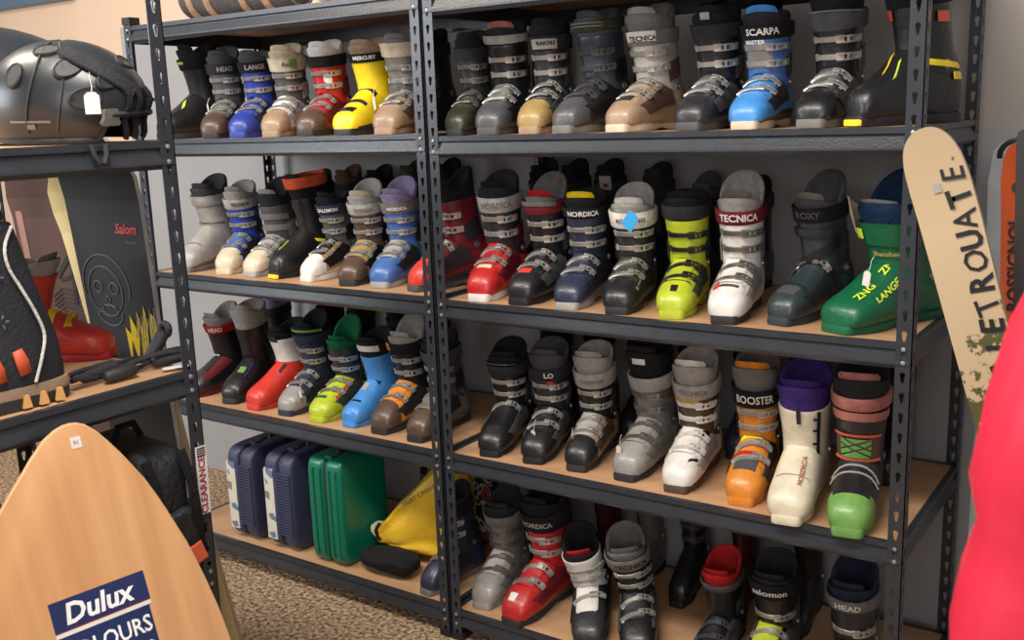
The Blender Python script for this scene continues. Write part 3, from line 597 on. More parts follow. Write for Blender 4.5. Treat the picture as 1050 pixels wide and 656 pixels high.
back(.44,z,'black hooped boot in the back row behind the dark green boot, middle shelf',h=.335,liner='dk')
back(.58,z,'grey brown lined boot in the back row behind the lime boot, middle shelf',h=.31,liner='mgr',hb=.33)
back(.72,z,'dark boot in the back row behind the white boot, middle shelf',h=.30)
back(1.10,z,'dark teal boot in the middle back row behind the right end post',h=.30,shell='teal',liner='teal',yaw=-10)
z = ZA[1]
back(-1.12,z,'boot with lilac grey liner in the back row, left end of the lower shelf',h=.30,liner='lav')
back(-.85,z,'black boot in the back row behind the red rear entry boot',h=.315,hb=.33)
back(-.70,z,'black boot in the back row behind the navy boot, lower shelf',h=.32)
back(-.52,z,'black boot in the back row between lime and sky blue boots',h=.31)
back(-.37,z,'black boot in the back row behind the orange and black boot',h=.315)
z = ZB[1]
back(.10,z,'black boot in the back row behind the plain black boot, right rack',h=.30)
back(.245,z,'black boot in the back row behind the red dotted boot',h=.32)
back(.39,z,'dark boot in the back row behind the cream lined boot',h=.31)
back(.55,z,'dark boot in the back row between the white and silver boots',h=.31)
back(.71,z,'black boot with blue grey liner in the back row behind the orange boot',h=.315,liner='mgr',shell='nvy')
back(.86,z,'dark boot in the back row behind the off white boot',h=.30)
back(1.09,z,'black strapped boot in the back row at the right end of the lower shelf',h=.31,marks=(('c','dk',-.9,2,.19,.20,dict(off=.01)),))
z = ZB[0]
back(.070,z,'grey topped black boot in the back row of the bottom shelf, behind the silver boot',h=.32,liner='dk')
back(.26,z,'maroon boot in the back row of the bottom shelf, behind the red boot',h=.31,shell='mar',liner='mar',cuff='mar')
back(.40,z,'grey cuffed boot in the back row of the bottom shelf, behind the lettered strap boot',h=.335,shell='gry',cuff='gry',liner='blk')
back(.545,z,'black buckled boot in the bottom back row, left of the red lined boot',h=.325,bc=(.168,.208),buck='mgr')
back(.70,z,'dark red boot in the back row of the bottom shelf, behind the lime panelled boot',h=.31,liner='drd',shell='mar')
back(.88,z,'black boot in the back row of the bottom shelf, right end',h=.30)

# ------------------------------------------------------------------ hard cases
def superbox(hx, hy, hz, n=5, seg=40, rows=14, c=(0,0,0)):
    rings = []
    for i in range(rows+1):
        a = -pi/2+pi*i/rows; z = hz*math.copysign(abs(sin(a))**(2/n), sin(a)); k = max(.02, abs(cos(a))**(2/n))
        rings.append([(c[0]+hx*k*math.copysign(abs(cos(2*pi*j/seg))**(2/n), cos(2*pi*j/seg)), c[1]+hy*k*math.copysign(abs(sin(2*pi*j/seg))**(2/n), sin(2*pi*j/seg)), c[2]+z) for j in range(seg)])
    return rings
CASEB = mat('case_blue_plastic', (54,57,84), .5, 0, .08, 20, .1, 0, 120)
CASEG = mat('case_green_plastic', (0,104,80), .35, 0, .08, 8, .05, .2, 60)
LAB = bpy.data.materials.new('printed_case_label'); LAB.use_nodes = True
nt = LAB.node_tree; b = nt.nodes['Principled BSDF']; tc = nt.nodes.new('ShaderNodeTexCoord'); v = nt.nodes.new('ShaderNodeTexVoronoi'); v.inputs['Scale'].default_value = 38
r = nt.nodes.new('ShaderNodeValToRGB'); r.color_ramp.interpolation = 'CONSTANT'
for pos, c_ in ((.0,(206,200,186)),(.58,(96,120,150)),(.72,(210,204,190)),(.85,(120,126,120))):
    e = r.color_ramp.elements.new(pos); e.color = lin(c_)+(1,)
nt.links.new(tc.outputs['Object'], v.inputs['Vector']); nt.links.new(v.outputs['Color'], r.inputs['Fac']); nt.links.new(r.outputs['Color'], b.inputs['Base Color']); b.inputs['Roughness'].default_value = .4
def case(x, w, h, d, m, label, y=.03, ribs=True, sticker=True, rz=0):
    t = empty('carry_case', (x,y,ZA[0]), rz, label, 'carry case', 'hard carry cases on the bottom shelf')
    for s_, nm in ((0,'case_half'),(1,'case_half')):
        mb = MB(); hw = w/4-.002; mb.loft(superbox(hw, d/2, h/2, 9, 48, 20, ((-w/4 if s_ == 0 else w/4), d/2, h/2+.002))); p = mb.build('case_half', m, t, ang=50)
    mb = MB(); mb.loft(superbox(.004, d/2-.006, h/2-.005, 9, 40, 12, (0,d/2,h/2+.002))); mb.build('seam', ru('dk'), t)
    if ribs:
        mb = MB()
        for k in range(22):
            z0 = .06+k*(h-.12)/21; mb.box((-w*.02,-.004,z0-.0028),(w*.40,.004,z0+.0028))
        mb.build('grip_ribs', m, t, smooth=False)
    else:
        mb = MB()
        for xx in (-w*.30,-w*.1,w*.16,w*.34): mb.tube([(xx,-.0005,.03),(xx,-.0005,h-.03)], .004, 8)
        mb.build('grip_ribs', m, t)
    mb = MB()
    hp = [(0,d*.35,h-.004),(0,d*.36,h+.008),(0,d*.42,h+.012),(0,d*.58,h+.012),(0,d*.64,h+.008),(0,d*.65,h-.004)]
    mb.tube(hp, .007, 8); mb.build('handle', ru('dk'), t)
    for yy in (d*.2, d*.8):
        mb = MB(); mb.box((-.014,yy-.016,h-.006),(.014,yy+.016,h+.006)); mb.build('latch', m, t, smooth=False)
    if sticker:
        mb = MB(); mb.box((-w*.47,-.0022,.035),(-w*.16,.01,h-.05)); mb.build('printed_label', LAB, t, smooth=False, )
    return t
case(-.895,.132,.318,.40,CASEB,'slate blue ribbed carry case at the left end of the bottom shelf')
case(-.712,.136,.325,.40,CASEB,'slate blue ribbed carry case next to the green one on the bottom shelf')
case(-.505,.150,.345,.21,CASEG,'glossy green carry case standing upright on the bottom shelf',ribs=False,sticker=False,rz=0)

# ------------------------------------------------------------------ yellow bag and what lies round it
def lumpy(hx, hy, hz, n, amp, fr, seed, seg=56, rows=36, fn=None):
    rings = superbox(hx, hy, hz, n, seg, rows); out = []
    for rg in rings:
        q = []
        for p in rg:
            v = Vector(p); d = noise.noise_vector(v*fr+Vector((seed,seed*2,seed)))*amp + noise.noise_vector(v*fr*2.7+Vector((seed,1,2)))*amp*.4
            v = v+d
            if fn: v = fn(v)
            q.append(v)
        out.append(q)
    mb = MB(); mb.loft(out); return mb
YEL = mat('yellow_tarpaulin', (222,178,44), .5, 0, .1, 10, .3, .1, 40)
t = empty('tarpaulin_bag', (-.270,.225,ZA[0]+.185), 0, 'crumpled yellow tarpaulin bag slumped between the green case and double posts', 'bag', rot=(.0,0,.42))
def tuck(v):
    k = max(0, min(1, (.08-v.x)/.22)); v.z = v.z*(1-.78*k**1.1) - .105*k; v.y *= 1-.4*k; return v
lumpy(.155,.075,.155,5,.022,12,3,fn=tuck).build('bag_body', YEL, t, ang=0)
mb = MB(); mb.tube([(-.156+.010*sin(a*2),.025*cos(a),-.098+.022*sin(a)) for a in [2*pi*k/14 for k in range(15)]], .009, 8); mb.build('rolled_neck', fb('cream'), t)
mb = MB(); mb.tube([(-.135,.0,-.09),(-.148,-.01,-.075),(-.152,-.03,-.085),(-.142,-.04,-.11),(-.13,-.03,-.11)], .007, 7); mb.build('tie_cord', fb('blk'), t)
flat_text('PORT CANVAS', .020, Matrix.Translation((.015,-.084,.060)) @ Matrix.Rotation(-.56,4,'Y') @ Matrix.Rotation(pi/2,4,'X'), pr('brn'), t)
tb = lumpy(.10,.055,.032,3,.014,10,8).build('black_bag', fb('blk'), None, ang=0); tb.location = (-.300,.088,ZA[0]+.038); tb.name = 'stuff_sack'
tag(tb, 'black fabric sack crushed flat under the yellow bag', 'bag')
PIC = bpy.data.materials.new('printed_sports_box'); PIC.use_nodes = True
nt = PIC.node_tree; b = nt.nodes['Principled BSDF']; tc = nt.nodes.new('ShaderNodeTexCoord'); n = nt.nodes.new('ShaderNodeTexNoise'); n.inputs['Scale'].default_value = 16; n.inputs['Distortion'].default_value = 2
r = nt.nodes.new('ShaderNodeValToRGB'); r.color_ramp.interpolation = 'CONSTANT'
for pos, c_ in ((.0,(24,26,30)),(.5,(190,180,170)),(.56,(40,44,44)),(.62,(170,44,40)),(.68,(40,60,60))):
    e = r.color_ramp.elements.new(pos); e.color = lin(c_)+(1,)
nt.links.new(tc.outputs['Object'], n.inputs['Vector']); nt.links.new(n.outputs['Fac'], r.inputs['Fac']); nt.links.new(r.outputs['Color'], b.inputs['Base Color'])
t = empty('cardboard_box', (-.262,.445,ZA[0]), .10, 'dark printed box standing behind the yellow bag on the bottom shelf', 'box')
mb = MB(); mb.box((-.15,-.06,0),(.13,.06,.36)); o = mb.build('box_body', PIC, t, smooth=False); bv = o.modifiers.new('bevel','BEVEL'); bv.width = .004; bv.segments = 2
mb = MB(); mb.box((-.148,-.003,.3602),(.128,.058,.364)); mb.build('lid_flap', fb('dk'), t, smooth=False)

# ------------------------------------------------------------------ on top of the racks
ROLL = fb('mgr')
t = empty('rolled_bag', (-.80,.14,ZA[4]+.0765), .06, 'dark rolled bag with tan straps lying on top of the left rack', 'rolled bag')
mb = MB(); prof = [(-.225,.02),(-.224,.055),(-.215,.068),(-.1,.071),(0,.070),(.1,.071),(.215,.068),(.224,.055),(.225,.02)]
mb.loft([[(x, r_*cos(2*pi*k/28)*1.02, r_*sin(2*pi*k/28)*(.98+.03*sin(3*x*20))) for k in range(28)] for x, r_ in prof]); mb.build('roll_body', ROLL, t)
for xx in (-.17,-.095,.05,.14):
    mb = MB(); mb.loft([[(xx+dx, (.073+o_)*cos(2*pi*k/28), (.072+o_)*sin(2*pi*k/28)) for k in range(28)] for dx, o_ in ((-.013,0),(-.012,.003),(.012,.003),(.013,0))]); mb.build('strap', fb('tan'), t)
for s_ in (-1,1):
    mb = MB(); mb.tube([(s_*.2255,.058*cos(2*pi*k/24),.058*sin(2*pi*k/24)) for k in range(25)], .005, 6); mb.build('end_piping', fb('gry'), t)
mb = lumpy(.17,.10,.045,3,.02,11,5); o = mb.build('folded_cloth', fb('cream'), None, ang=0); o.location = (-.36,.18,ZA[4]+.058)
tag(o, 'crumpled cream cloth lying on top of the left rack', 'cloth')

# ------------------------------------------------------------------ snowboards standing past the end of the near rack
def slab_outline(hw, L, waist=.9, tip=.16, n=16):
    pts = []
    for i in range(n+1):
        a = pi*i/n
        pts.append((-hw*cos(a)*1., L-tip+tip*sin(a)**.8 if 0 < i < n else L-tip))
    right = [(hw*(1-(1-waist)*sin(pi*k/10)), L-tip-(L-2*tip)*k/10) for k in range(1,10)]
    low = [(-x, L-y) for x, y in pts]
    left = [(-hw*(1-(1-waist)*sin(pi*k/10)), tip+(L-2*tip)*k/10) for k in range(1,10)]
    return pts+right+low+left
def snowboard(loc, rot, hw, L, m_top, m_edge, label, waist=.9):
    t = empty('snowboard', loc, 0, label, 'snowboard', rot=rot)
    out = slab_outline(hw, L, waist)
    def bend(z): 
        k = max(0, (abs(z-L/2)-(L/2-.17))/.17); return .035*k*k
    mb = MB(); N = len(out)
    rows = 28
    # strips across the width keep the tip bend smooth
    zs = [L*i/rows for i in range(rows+1)]; zs = [.001]+[L*.006,L*.015]+zs[1:-1]+[L*.985,L*.994,L-.001]
    def half(z):
        tip = .10
        e = min(z, L-z)
        if e < tip: u = 1-e/tip; return hw*math.sqrt(max(.0004, 1-u*u))
        return hw*(1-(1-waist)*sin(pi*(z-tip)/(L-2*tip)))
    rings = []
    for z in zs:
        h_ = half(z); y = -bend(z)
        rings.append([(-h_,y-.005,z),(h_,y-.005,z),(h_,y+.005,z),(-h_,y+.005,z)])
    vs = [p for r_ in rings for p in r_]
    for i in range(len(rings)-1):
        for j in range(4):
            k = (j+1) % 4
            mb.add([rings[i][j],rings[i][k],rings[i+1][k],rings[i+1][j]], [(0,1,2,3)], 0 if j == 0 else 1)
    mb.add(rings[0], [(3,2,1,0)], 1); mb.add(rings[-1], [(0,1,2,3)], 1)
    mb.build('deck', [m_top, m_edge], t, ang=30)
    return t
BOARDBLK = mat('black_board_topsheet', (20,22,27), .62, 0, .25, 5)
t = snowboard((-.322,-.645,0), (.072,0,0), .138, 1.47, BOARDBLK, pl('lgr'), 'black snowboard with red script, pale skull drawing and yellow flames behind the near rack')
def face(x, z): return Vector((x, -.0062, z))
flat_text('Salom', .031, Matrix.Translation(face(.072,1.25)) @ Matrix.Rotation(pi/2,4,'X'), mat('print_red_script',(206,70,60),.5), t, shear=.3, bold=.0008)
flat_text('artwork', .012, Matrix.Translation(face(.085,1.222)) @ Matrix.Rotation(pi/2,4,'X'), pr('gry'), t)
mb = MB(); PW = mat('print_pale_line', (104,108,112), .5)
def oval(cx, cz, a, b_, n=26, t0=0, t1=2*pi, w=.0016, wob=0.):
    mb.tube([face(cx+a*cos(t0+(t1-t0)*i/n)*(1+wob*sin(5*i)), cz+b_*sin(t0+(t1-t0)*i/n)*(1+wob*cos(4*i))) for i in range(n+1)], w, 4)
SK = (-.035,.055)
def ov(cx, cz, *a, **k): oval(cx+SK[0], cz+SK[1], *a, **k)
ov(.0,1.06,.085,.075,30,-.3,pi+.3); ov(-.005,1.05,.062,.058); ov(-.03,1.06,.016,.013); ov(.028,1.058,.016,.013); ov(0,1.03,.006,.009); ov(0,1.005,.03,.012,wob=.2); ov(0,1.0,.045,.03,20,pi,2*pi)
mb.build('skull_drawing', PW, t); mb = MB()
for k in range(9): mb.tube([face(.05+.008*k,1.0+.012*random.random()), face(.062+.008*k,1.05+.03*random.random()), face(.058+.008*k,.96)], .0017, 4)
mb.build('scribble_drawing', PW, t); mb = MB()
for k in range(7): mb.tube([face(-.10+.03*k,.93+.03*random.random()), face(-.085+.03*k,.955), face(-.075+.03*k,.92)], .0014, 4)
mb.build('scribble_drawing', PW, t); mb = MB()
for (cx,cz) in ((.03,.50),(.0,.47),(.06,.46)): oval(cx,cz,.03,.022,wob=.15); oval(cx,cz,.014,.01)
for k in range(10): mb.tube([face(-.07+.018*k,.55+.02*random.random()), face(-.06+.018*k,.52), face(-.05+.018*k,.54)], .0013, 4)
mb.build('line_drawing', PW, t)
mb = MB(); zb = .935
fl = [(0.015,zb),(.012,zb+.09),(.03,zb+.075),(.035,zb+.12),(.055,zb+.085),(.062,zb+.13),(.075,zb+.095),(.09,zb+.145),(.098,zb+.10),(.112,zb+.13),(.126,zb+.12),(.130,zb)]
mb.loft([[face(x,z)+Vector((0,dy,0)) for x, z in fl] for dy in (.0,-.001)]); mb.build('flame_print', pr('yel'), t, smooth=False)
mb = MB(); 
for q in ([(.02,.94),(.03,.995),(.04,.955)],[(.05,.965),(.065,1.025),(.06,.96)],[(.085,.975),(.1,1.045),(.095,.965)]): mb.loft([[face(x,z)+Vector((0,dy,0)) for x, z in q] for dy in (-.0008,-.002)])
mb.build('flame_shadow_print', pr('blk'), t, smooth=False)
mb = MB(); mb.loft([[face(x,z)+Vector((0,dy,0)) for x, z in ((.10,.93),(.128,.93),(.128,.975))] for dy in (-.0008,-.002)]); mb.build('red_print', pr('red'), t, smooth=False)
CREAMB = mat('cream_board_base', (226,206,150), .4, 0, .05, 6)
t = snowboard((-.245,-.605,0), (.062,-.158,0), .140, 1.41, CREAMB, pl('tan'), 'cream yellow snowboard showing as a narrow leaning strip left of the black board')
BROWNB = wood_mat('brown_print_topsheet', (58,36,30), (88,58,48), (4,4,2), .75, 0, 1.6)
t = snowboard((-.665,-.560,0), (.05,-.02,0), .205, 1.40, BROWNB, pl('brn'), 'brown printed snowboard with dark letter strokes at the far left behind the near rack', .94)
mb = MB(); DKB = mat('print_dark_brown', (26,18,18), .7)
def stroke(*pts, w=.018): 
    P = [face(p[0]-.03,p[1]) for p in pts]; mb.sweep(P, [Vector((0,-1,0))]*len(P), w, .001)
stroke((-.01,1.10),(.05,1.15),(.12,1.20)); stroke((.05,1.03),(.065,1.15)); stroke((.065,1.10),(.10,1.06),(.135,1.09)); stroke((.09,1.16),(.135,1.03)); stroke((.0,1.09),(.045,1.10),(.13,1.14),w=.01)
for k in range(8): stroke((-.05,.96+.012*k),(.0,.985+.012*k),(.06,.98+.012*k),(.13,.955+.012*k),w=.003)
mb.build('letter_print', DKB, t, smooth=False)
mb = MB(); stroke((-.14,.5),(-.13,1.0),(-.14,1.3),w=.03); mb.build('edge_print', mat('print_dusty_pink',(150,108,92),.5), t, smooth=False)

# ------------------------------------------------------------------ near rack: helmets
HBL = mat('helmet_black_gloss', (24,27,32), .38, 0, .1, 6, 0, .15)
HMAT = mat('helmet_black_satin', (30,34,40), .42, 0, .12, 8, .05)
def ell(a, b_, c_, th, ph): return Vector((a*cos(ph)*cos(th), b_*cos(ph)*sin(th), c_*sin(ph)))
def helmet(loc, rot, a, b_, c_, label, vents=True, visor=False):
    t = empty('ski_helmet', loc, 0, label, 'helmet', 'helmets on the near rack', rot=rot)
    mb = MB(); rings = []
    for i in range(15):
        ph = -.55+ (pi/2+.55)*i/14*.999
        rings.append([ell(a,b_,c_,2*pi*k/44,ph)*(1+.012*cos(2*(2*pi*k/44))) if not (ph < 0 and abs(((2*pi*k/44)+pi)%(2*pi)-pi) < .75) else ell(a,b_,c_,2*pi*k/44,ph*.25) for k in range(44)])
    inner = [[p*.93 for p in r_] for r_ in (rings[0], rings[5])]
    mb.loft(list(reversed(inner))+rings, True, True); mb.build('helmet_shell', HBL if vents else HMAT, t, ang=60)
    mb = MB()
    mb.tube([ell(a*1.005,b_*1.005,c_,2*pi*k/44,-.55 if abs((2*pi*k/44+pi)%(2*pi)-pi) >= .75 else -.14) for k in range(45)], .006, 6); mb.build('edge_trim', ru('blk'), t)
    if vents:
        for th, ph, sx, sz, rr in ((-1.15,.62,.026,.017,.5),(-1.0,.12,.028,.017,.2),(-1.95,.50,.016,.022,.2),(-.62,.40,.026,.015,.4),(-1.55,1.0,.022,.014,.1),(-2.5,.5,.020,.015,0),(.1,.7,.026,.016,0)):
            n_ = ell(1/a,1/b_,1/c_,th,ph).normalized(); p = ell(a,b_,c_,th,ph); u = Vector((-sin(th),cos(th),0)); w = n_.cross(u).normalized()
            def disc(k, off): return [p+(u*cos(rr)+w*sin(rr))*cos(2*pi*j/20)*sx*k+(w*cos(rr)-u*sin(rr))*sin(2*pi*j/20)*sz*k+n_*(off-.5*((cos(2*pi*j/20)*sx*k)**2+(sin(2*pi*j/20)*sz*k)**2)/a) for j in range(20)]
            mb = MB(); mb.loft([disc(1.18,-.004),disc(1.15,.002),disc(1.02,.004),disc(.95,.0022),disc(.5,.0014)], False, True); mb.build('vent', ru('blk'), t)
        mb = MB()
        for th in (-1.72,-1.32):
            mb.tube([ell(a*1.003,b_*1.003,c_*1.003,th+.1*sin(ph*2),ph) for ph in [-.4+1.7*k/16 for k in range(17)]], .002, 6)
        mb.build('shell_groove', ru('dk'), t)
        mb = MB(); 
        for (q0,q1) in ((-.62,-.15),):
            pts = [ell(a*1.02,b_*1.02,c_*1.02,-1.2+.9*k/12,.95-.75*(k/12)) for k in range(13)]; mb.sweep(pts, [p for p in pts], .030, .004)
        mb.build('goggle_strap', fb('dk'), t)
        mb = MB(); p0 = [ell(a*1.0,b_*1.0,c_*1.0,-.72,-.05-.25*k/6) for k in range(7)]; mb.sweep(p0, [p for p in p0], [.03,.034,.034,.034,.038,.044,.036], .006); mb.build('strap_clip', pl('gry'), t)
        mb = MB()
        for th in (-.45,-.25,.05): mb.tube([ell(a*1.01,b_*1.01,c_,th,.25-.8*k/8)+Vector((.006*sin(k),0,0)) for k in range(9)], .006, 6)
        mb.build('chin_strap', fb('blk'), t)
        mb = MB(); pts = [ell(a*1.004,b_*1.004,c_,-2.0+.55*k/10,-.22) for k in range(11)]; mb.sweep(pts, [p for p in pts], .004, .0012)
        pts = [ell(a*1.004,b_*1.004,c_,-1.78+.12*k/6,-.30) for k in range(7)]; mb.sweep(pts, [p for p in pts], .010, .0012)
        mb.build('marking', pr('gry'), t)
    if visor:
        mb = MB(); rr = []
        for i in range(6):
            e_ = i/5; rr.append([ell(a+.012+.11*e_,b_*.98,c_*.5,-.85+1.7*k/16,.45-.35*e_)+Vector((0,0,.022*(1-e_))) for k in range(17)])
        mb.loft(rr, False, False, closed=False); o = mb.build('visor', HMAT, t); sm = o.modifiers.new('solid','SOLIDIFY'); sm.thickness = .006
    return t
zL1 = ZL[3]
helmet((-.115,-.925,zL1+.072), (.05,.02,.55), .150, .112, .118, 'glossy black vented ski helmet with white price tag on the near rack upper shelf')
helmet((-.44,-.91,zL1+.092), (0,.03,1.35), .245, .155, .150, 'larger matte black peaked helmet behind the vented helmet on the near rack', False, True)
mb = MB(); mb.tube([(.056,-1.0,zL1-.002),(.060,-.998,zL1-.02),(.062,-.99,zL1-.034),(.060,-.98,zL1-.036),(.058,-.972,zL1-.02),(.056,-.97,zL1-.002)], .005, 8); o = mb.build('chin_strap_loop', ru('dk')); tag(o, 'small black strap loop hanging over the near rack beam below the vented helmet', 'strap')

# ------------------------------------------------------------------ near rack: middle shelf
z = ZL[2]
t = empty('snowboard_boot', (-.035,-1.165,z), 0, 'black snowboard boot with orange stripes, white cord and tan sole on the near rack', 'snowboard boot', rot=(-.0,0,-.10))
SBM = mat('black_nubuck', (34,37,44), .7, 0, .15, 30, .25, 0, 120)
mb = MB(); rings = []
for zz, y0, y1, w in ((.028,-.175,.105,.046),(.05,-.185,.108,.052),(.08,-.175,.106,.052),(.105,-.13,.103,.050),(.13,-.075,.098,.048),(.16,-.052,.088,.050),(.20,-.052,.076,.053),(.25,-.062,.062,.056),(.29,-.072,.052,.058),(.315,-.078,.046,.058)):
    rings.append([(w*math.copysign(abs(cos(2*pi*k/32))**.8, cos(2*pi*k/32)), (y0+y1)/2+(y1-y0)/2*math.copysign(abs(sin(2*pi*k/32))**.85, sin(2*pi*k/32)), zz) for k in range(32)])
mb.loft(rings, True, False); mb.loft([[(x*.86,(y+.012)*.86-.012,zz) for x,y,zz in rings[-1]],[(x*.86,(y+.012)*.86-.012,zz-.06) for x,y,zz in rings[-1]]], False, True)
mb.loft([rings[-1],[(x*.93,(y+.012)*.93-.012,zz+.008) for x,y,zz in rings[-1]],[(x*.86,(y+.012)*.86-.012,zz) for x,y,zz in rings[-1]]], False, False)
mb.build('upper', SBM, t, ang=60)
def sole_ring(k, zz, lift): return [((.052+.004*sin(2*pi*j/40))*k*math.copysign(abs(cos(2*pi*j/40))**.75, cos(2*pi*j/40)), -.040+.152*k*math.copysign(abs(sin(2*pi*j/40))**.8, sin(2*pi*j/40)), zz+lift*max(0,-sin(2*pi*j/40))**3) for j in range(40)]
mb = MB(); mb.loft([sole_ring(.97,.0,.012),sole_ring(1,.006,.014),sole_ring(1.01,.022,.018)]); so = mb.build('sole', ru('dk'), t, ang=50)
mb = MB(); mb.loft([sole_ring(1.01,.022,.018),sole_ring(1.025,.03,.02),sole_ring(1.0,.040,.022)]); mb.build('midsole', ru('tan'), t, ang=50)
mb = MB()
for yy in (.015,.045,.075): mb.loft([[(.0555-abs(yy-.03)*.06+dx, yy+u, zz) for u, zz in ((-.008,.004),(.008,.004),(.004,.026),(-.003,.026))] for dx in (-.006,.003)])
mb.loft([[(.052+dx,-.10+.055*cos(2*pi*k/20),.022+.012*sin(2*pi*k/20)) for k in range(20)] for dx in (-.01,.006)])
mb.build('sole_inset', mat('gum_rubber', (214,160,96), .6), t)
mb = MB()
for yy, zz in ((.020,.085),(-.022,.078)): 
    P = [Vector((.0535,yy,zz-.022)), Vector((.0545,yy-.004,zz)), Vector((.0535,yy-.010,zz+.022))]; mb.sweep(P, [Vector((1,0,0))]*3, [.022,.024,.018], .003)
mb.build('stripe', pr('orr'), t, ang=0)
mb = MB(); mb.tube([c_ for c_ in cat_rom([(.053,.035,.045),(.054,.050,.085),(.0535,.060,.125),(.0545,.050,.165),(.058,.030,.21),(.060,.012,.25),(.0605,.010,.285),(.050,.030,.318)], 40)], .0028, 8); mb.build('cord', fb('wht'), t)
mb = MB()
for k in range(6): mb.tube([(-.03,-.075+.004*k,.125+.03*k),(.0,-.09+.004*k,.13+.03*k),(.035,-.072+.004*k,.125+.03*k)], .003, 6)
mb.build('lace', fb('lgr'), t)
mb = MB()
for dz in (0,.075):
    for k in range(5): a = 2*pi*k/5; mb.tube([(.0575+dz*.03,-.01+.006*cos(a),.16+dz+.006*sin(a)),(.0575+dz*.03,-.01+.012*cos(a),.16+dz+.012*sin(a))], .0018, 5)
mb.build('flower_print', pr('gry'), t)
# red ski boot on the near rack, toe towards the far end
B((-.210,-.826), z, 128, .235, 'red ski boot with yellow buckle on the near rack beside the black straps', shell='rdo',toec='rdo',low='rdo',cuff='rdo',liner='lgr',tongue='gry',strap='red',sole='red',kind='rear',bc=(),bf=(-.06,),nostrap=True,hb=.285,hf=.280,L=.27,group='boots on the near rack',wk=1.1,buck='yel',marks=(('f','yel',-1.,.9,-.035,-.02),('f','lgr',-1.15,-.75,.03,.075),('f','lgr',.75,1.15,.03,.075)))
# cables
CAB = ru('dk')
t = empty('strap_bundle', (-.02,-.885,z), .0, 'bundle of black rubber straps with a white tag lying on the near rack', 'strap bundle')
mb = MB()
for k in range(5):
    pts = []
    for i in range(20):
        u = i/19; pts.append((-.02+.022*sin(3*u+k)+.012*k-.02, -.16+.25*u, .008+.006*k*.5+.012*abs(sin(5*u+k))))
    mb.tube(pts, .0045, 7)
mb.build('strap', CAB, t)
for x0, y0, z0, x1, y1, z1, rr in ((-.02,-.13,.018,-.02,-.05,.022,.015),(.012,-.10,.014,.012,-.03,.016,.012),(-.01,.02,.014,.015,.085,.02,.013),(-.045,.04,.012,-.035,.075,.065,.013)):
    mb = MB(); a = Vector((x0,y0,z0)); b_ = Vector((x1,y1,z1)); mb.tube([a, a.lerp(b_,.08), a.lerp(b_,.5), a.lerp(b_,.92), b_], [rr*.6,rr,rr*1.05,rr,rr*.6], 10); mb.build('toggle', CAB, t)
mb = MB(); mb.tube([(-.035+.012*cos(2*pi*k/16),.078,.068+.012*sin(2*pi*k/16)) for k in range(17)], .007, 8); mb.build('end_ring', CAB, t)
mb = MB(); mb.sweep([(.03,.015,.006),(.040,.040,.006),(.048,.062,.005)], [Vector((0,0,1))]*3, [.014,.020,.016], .0015); mb.build('paper_tag', pr('wht'), t, smooth=False)

# ------------------------------------------------------------------ near rack: lower shelf and round about
BAG = mat('black_nylon', (26,27,31), .6, 0, .2, 20, .5, 0, 70)
t = empty('backpack', (-.085,-.905,ZL[1]), .0, 'black backpack with orange tag on the lower shelf of the near rack', 'backpack')
o = lumpy(.125,.075,.135,4,.014,9,11).build('bag_body', BAG, t, ang=0); o.location = (0,0,.140)
o = lumpy(.03,.055,.06,4,.008,12,21).build('front_pocket', BAG, t, ang=0); o.location = (.125,-.01,.085)
mb = MB()
for yy in (-.05,.03):
    P = [Vector((.13,yy,.26)),Vector((.15,yy+.005,.20)),Vector((.152,yy+.01,.12)),Vector((.14,yy+.02,.04))]; mb.sweep(P, [Vector((1,0,.1))]*4, .022, .004)
mb.build('webbing', fb('blk'), t)
mb = MB(); mb.sweep([(.157,.0,.045),(.162,.018,.05),(.163,.040,.056)], [Vector((1,-.3,.1))]*3, .040, .0015); mb.build('swing_tag', pr('orr'), t, smooth=False)
mb = MB(); mb.tube([(.0,-.03,.27),(.0,-.015,.30),(.0,.02,.30),(.0,.035,.27)], .007, 8); mb.build('grab_loop', fb('blk'), t)
o = lumpy(.050,.048,.05,2.4,.010,14,31).build('side_pocket', BAG, t, ang=0); o.location = (.020,.105,.057)
o = lumpy(.11,.12,.16,4,.012,8,41).build('kit_bag', mat('dusty_blue_nylon', (96,112,134), .7, 0, .2, 12, .4), None, ang=0); o.location = (-.12,-1.30,ZL[1]+.168)
tag(o, 'dusty blue kit bag on the near rack lower shelf behind the plywood board', 'bag')
STR = mat('white_sign_plastic', (214,208,204), .5)
t = empty('price_strip', (.0535,-.8335,.832), 0, 'narrow white strip with red lettering stuck to the near rack post', 'sign', rot=(-.02,0,0))
mb = MB(); mb.box((0,-.013,-.142),(.0012,.013,0)); mb.build('strip', STR, t, smooth=False)
flat_text('CLEARANCE', .0215, Matrix.Translation((.0018,0,-.081)) @ Matrix.Rotation(pi/2,4,'Z') @ Matrix.Rotation(pi/2,4,'X') @ Matrix.Rotation(pi/2,4,'Z'), mat('print_crimson',(150,30,56),.5), t, bold=.0006)
mb = MB()
for k in range(4): mb.box((.0012,-.010,-.006-.005*k),(.0017,.010,-.003-.005*k))
mb.build('bar_print', pr('dk'), t, smooth=False)

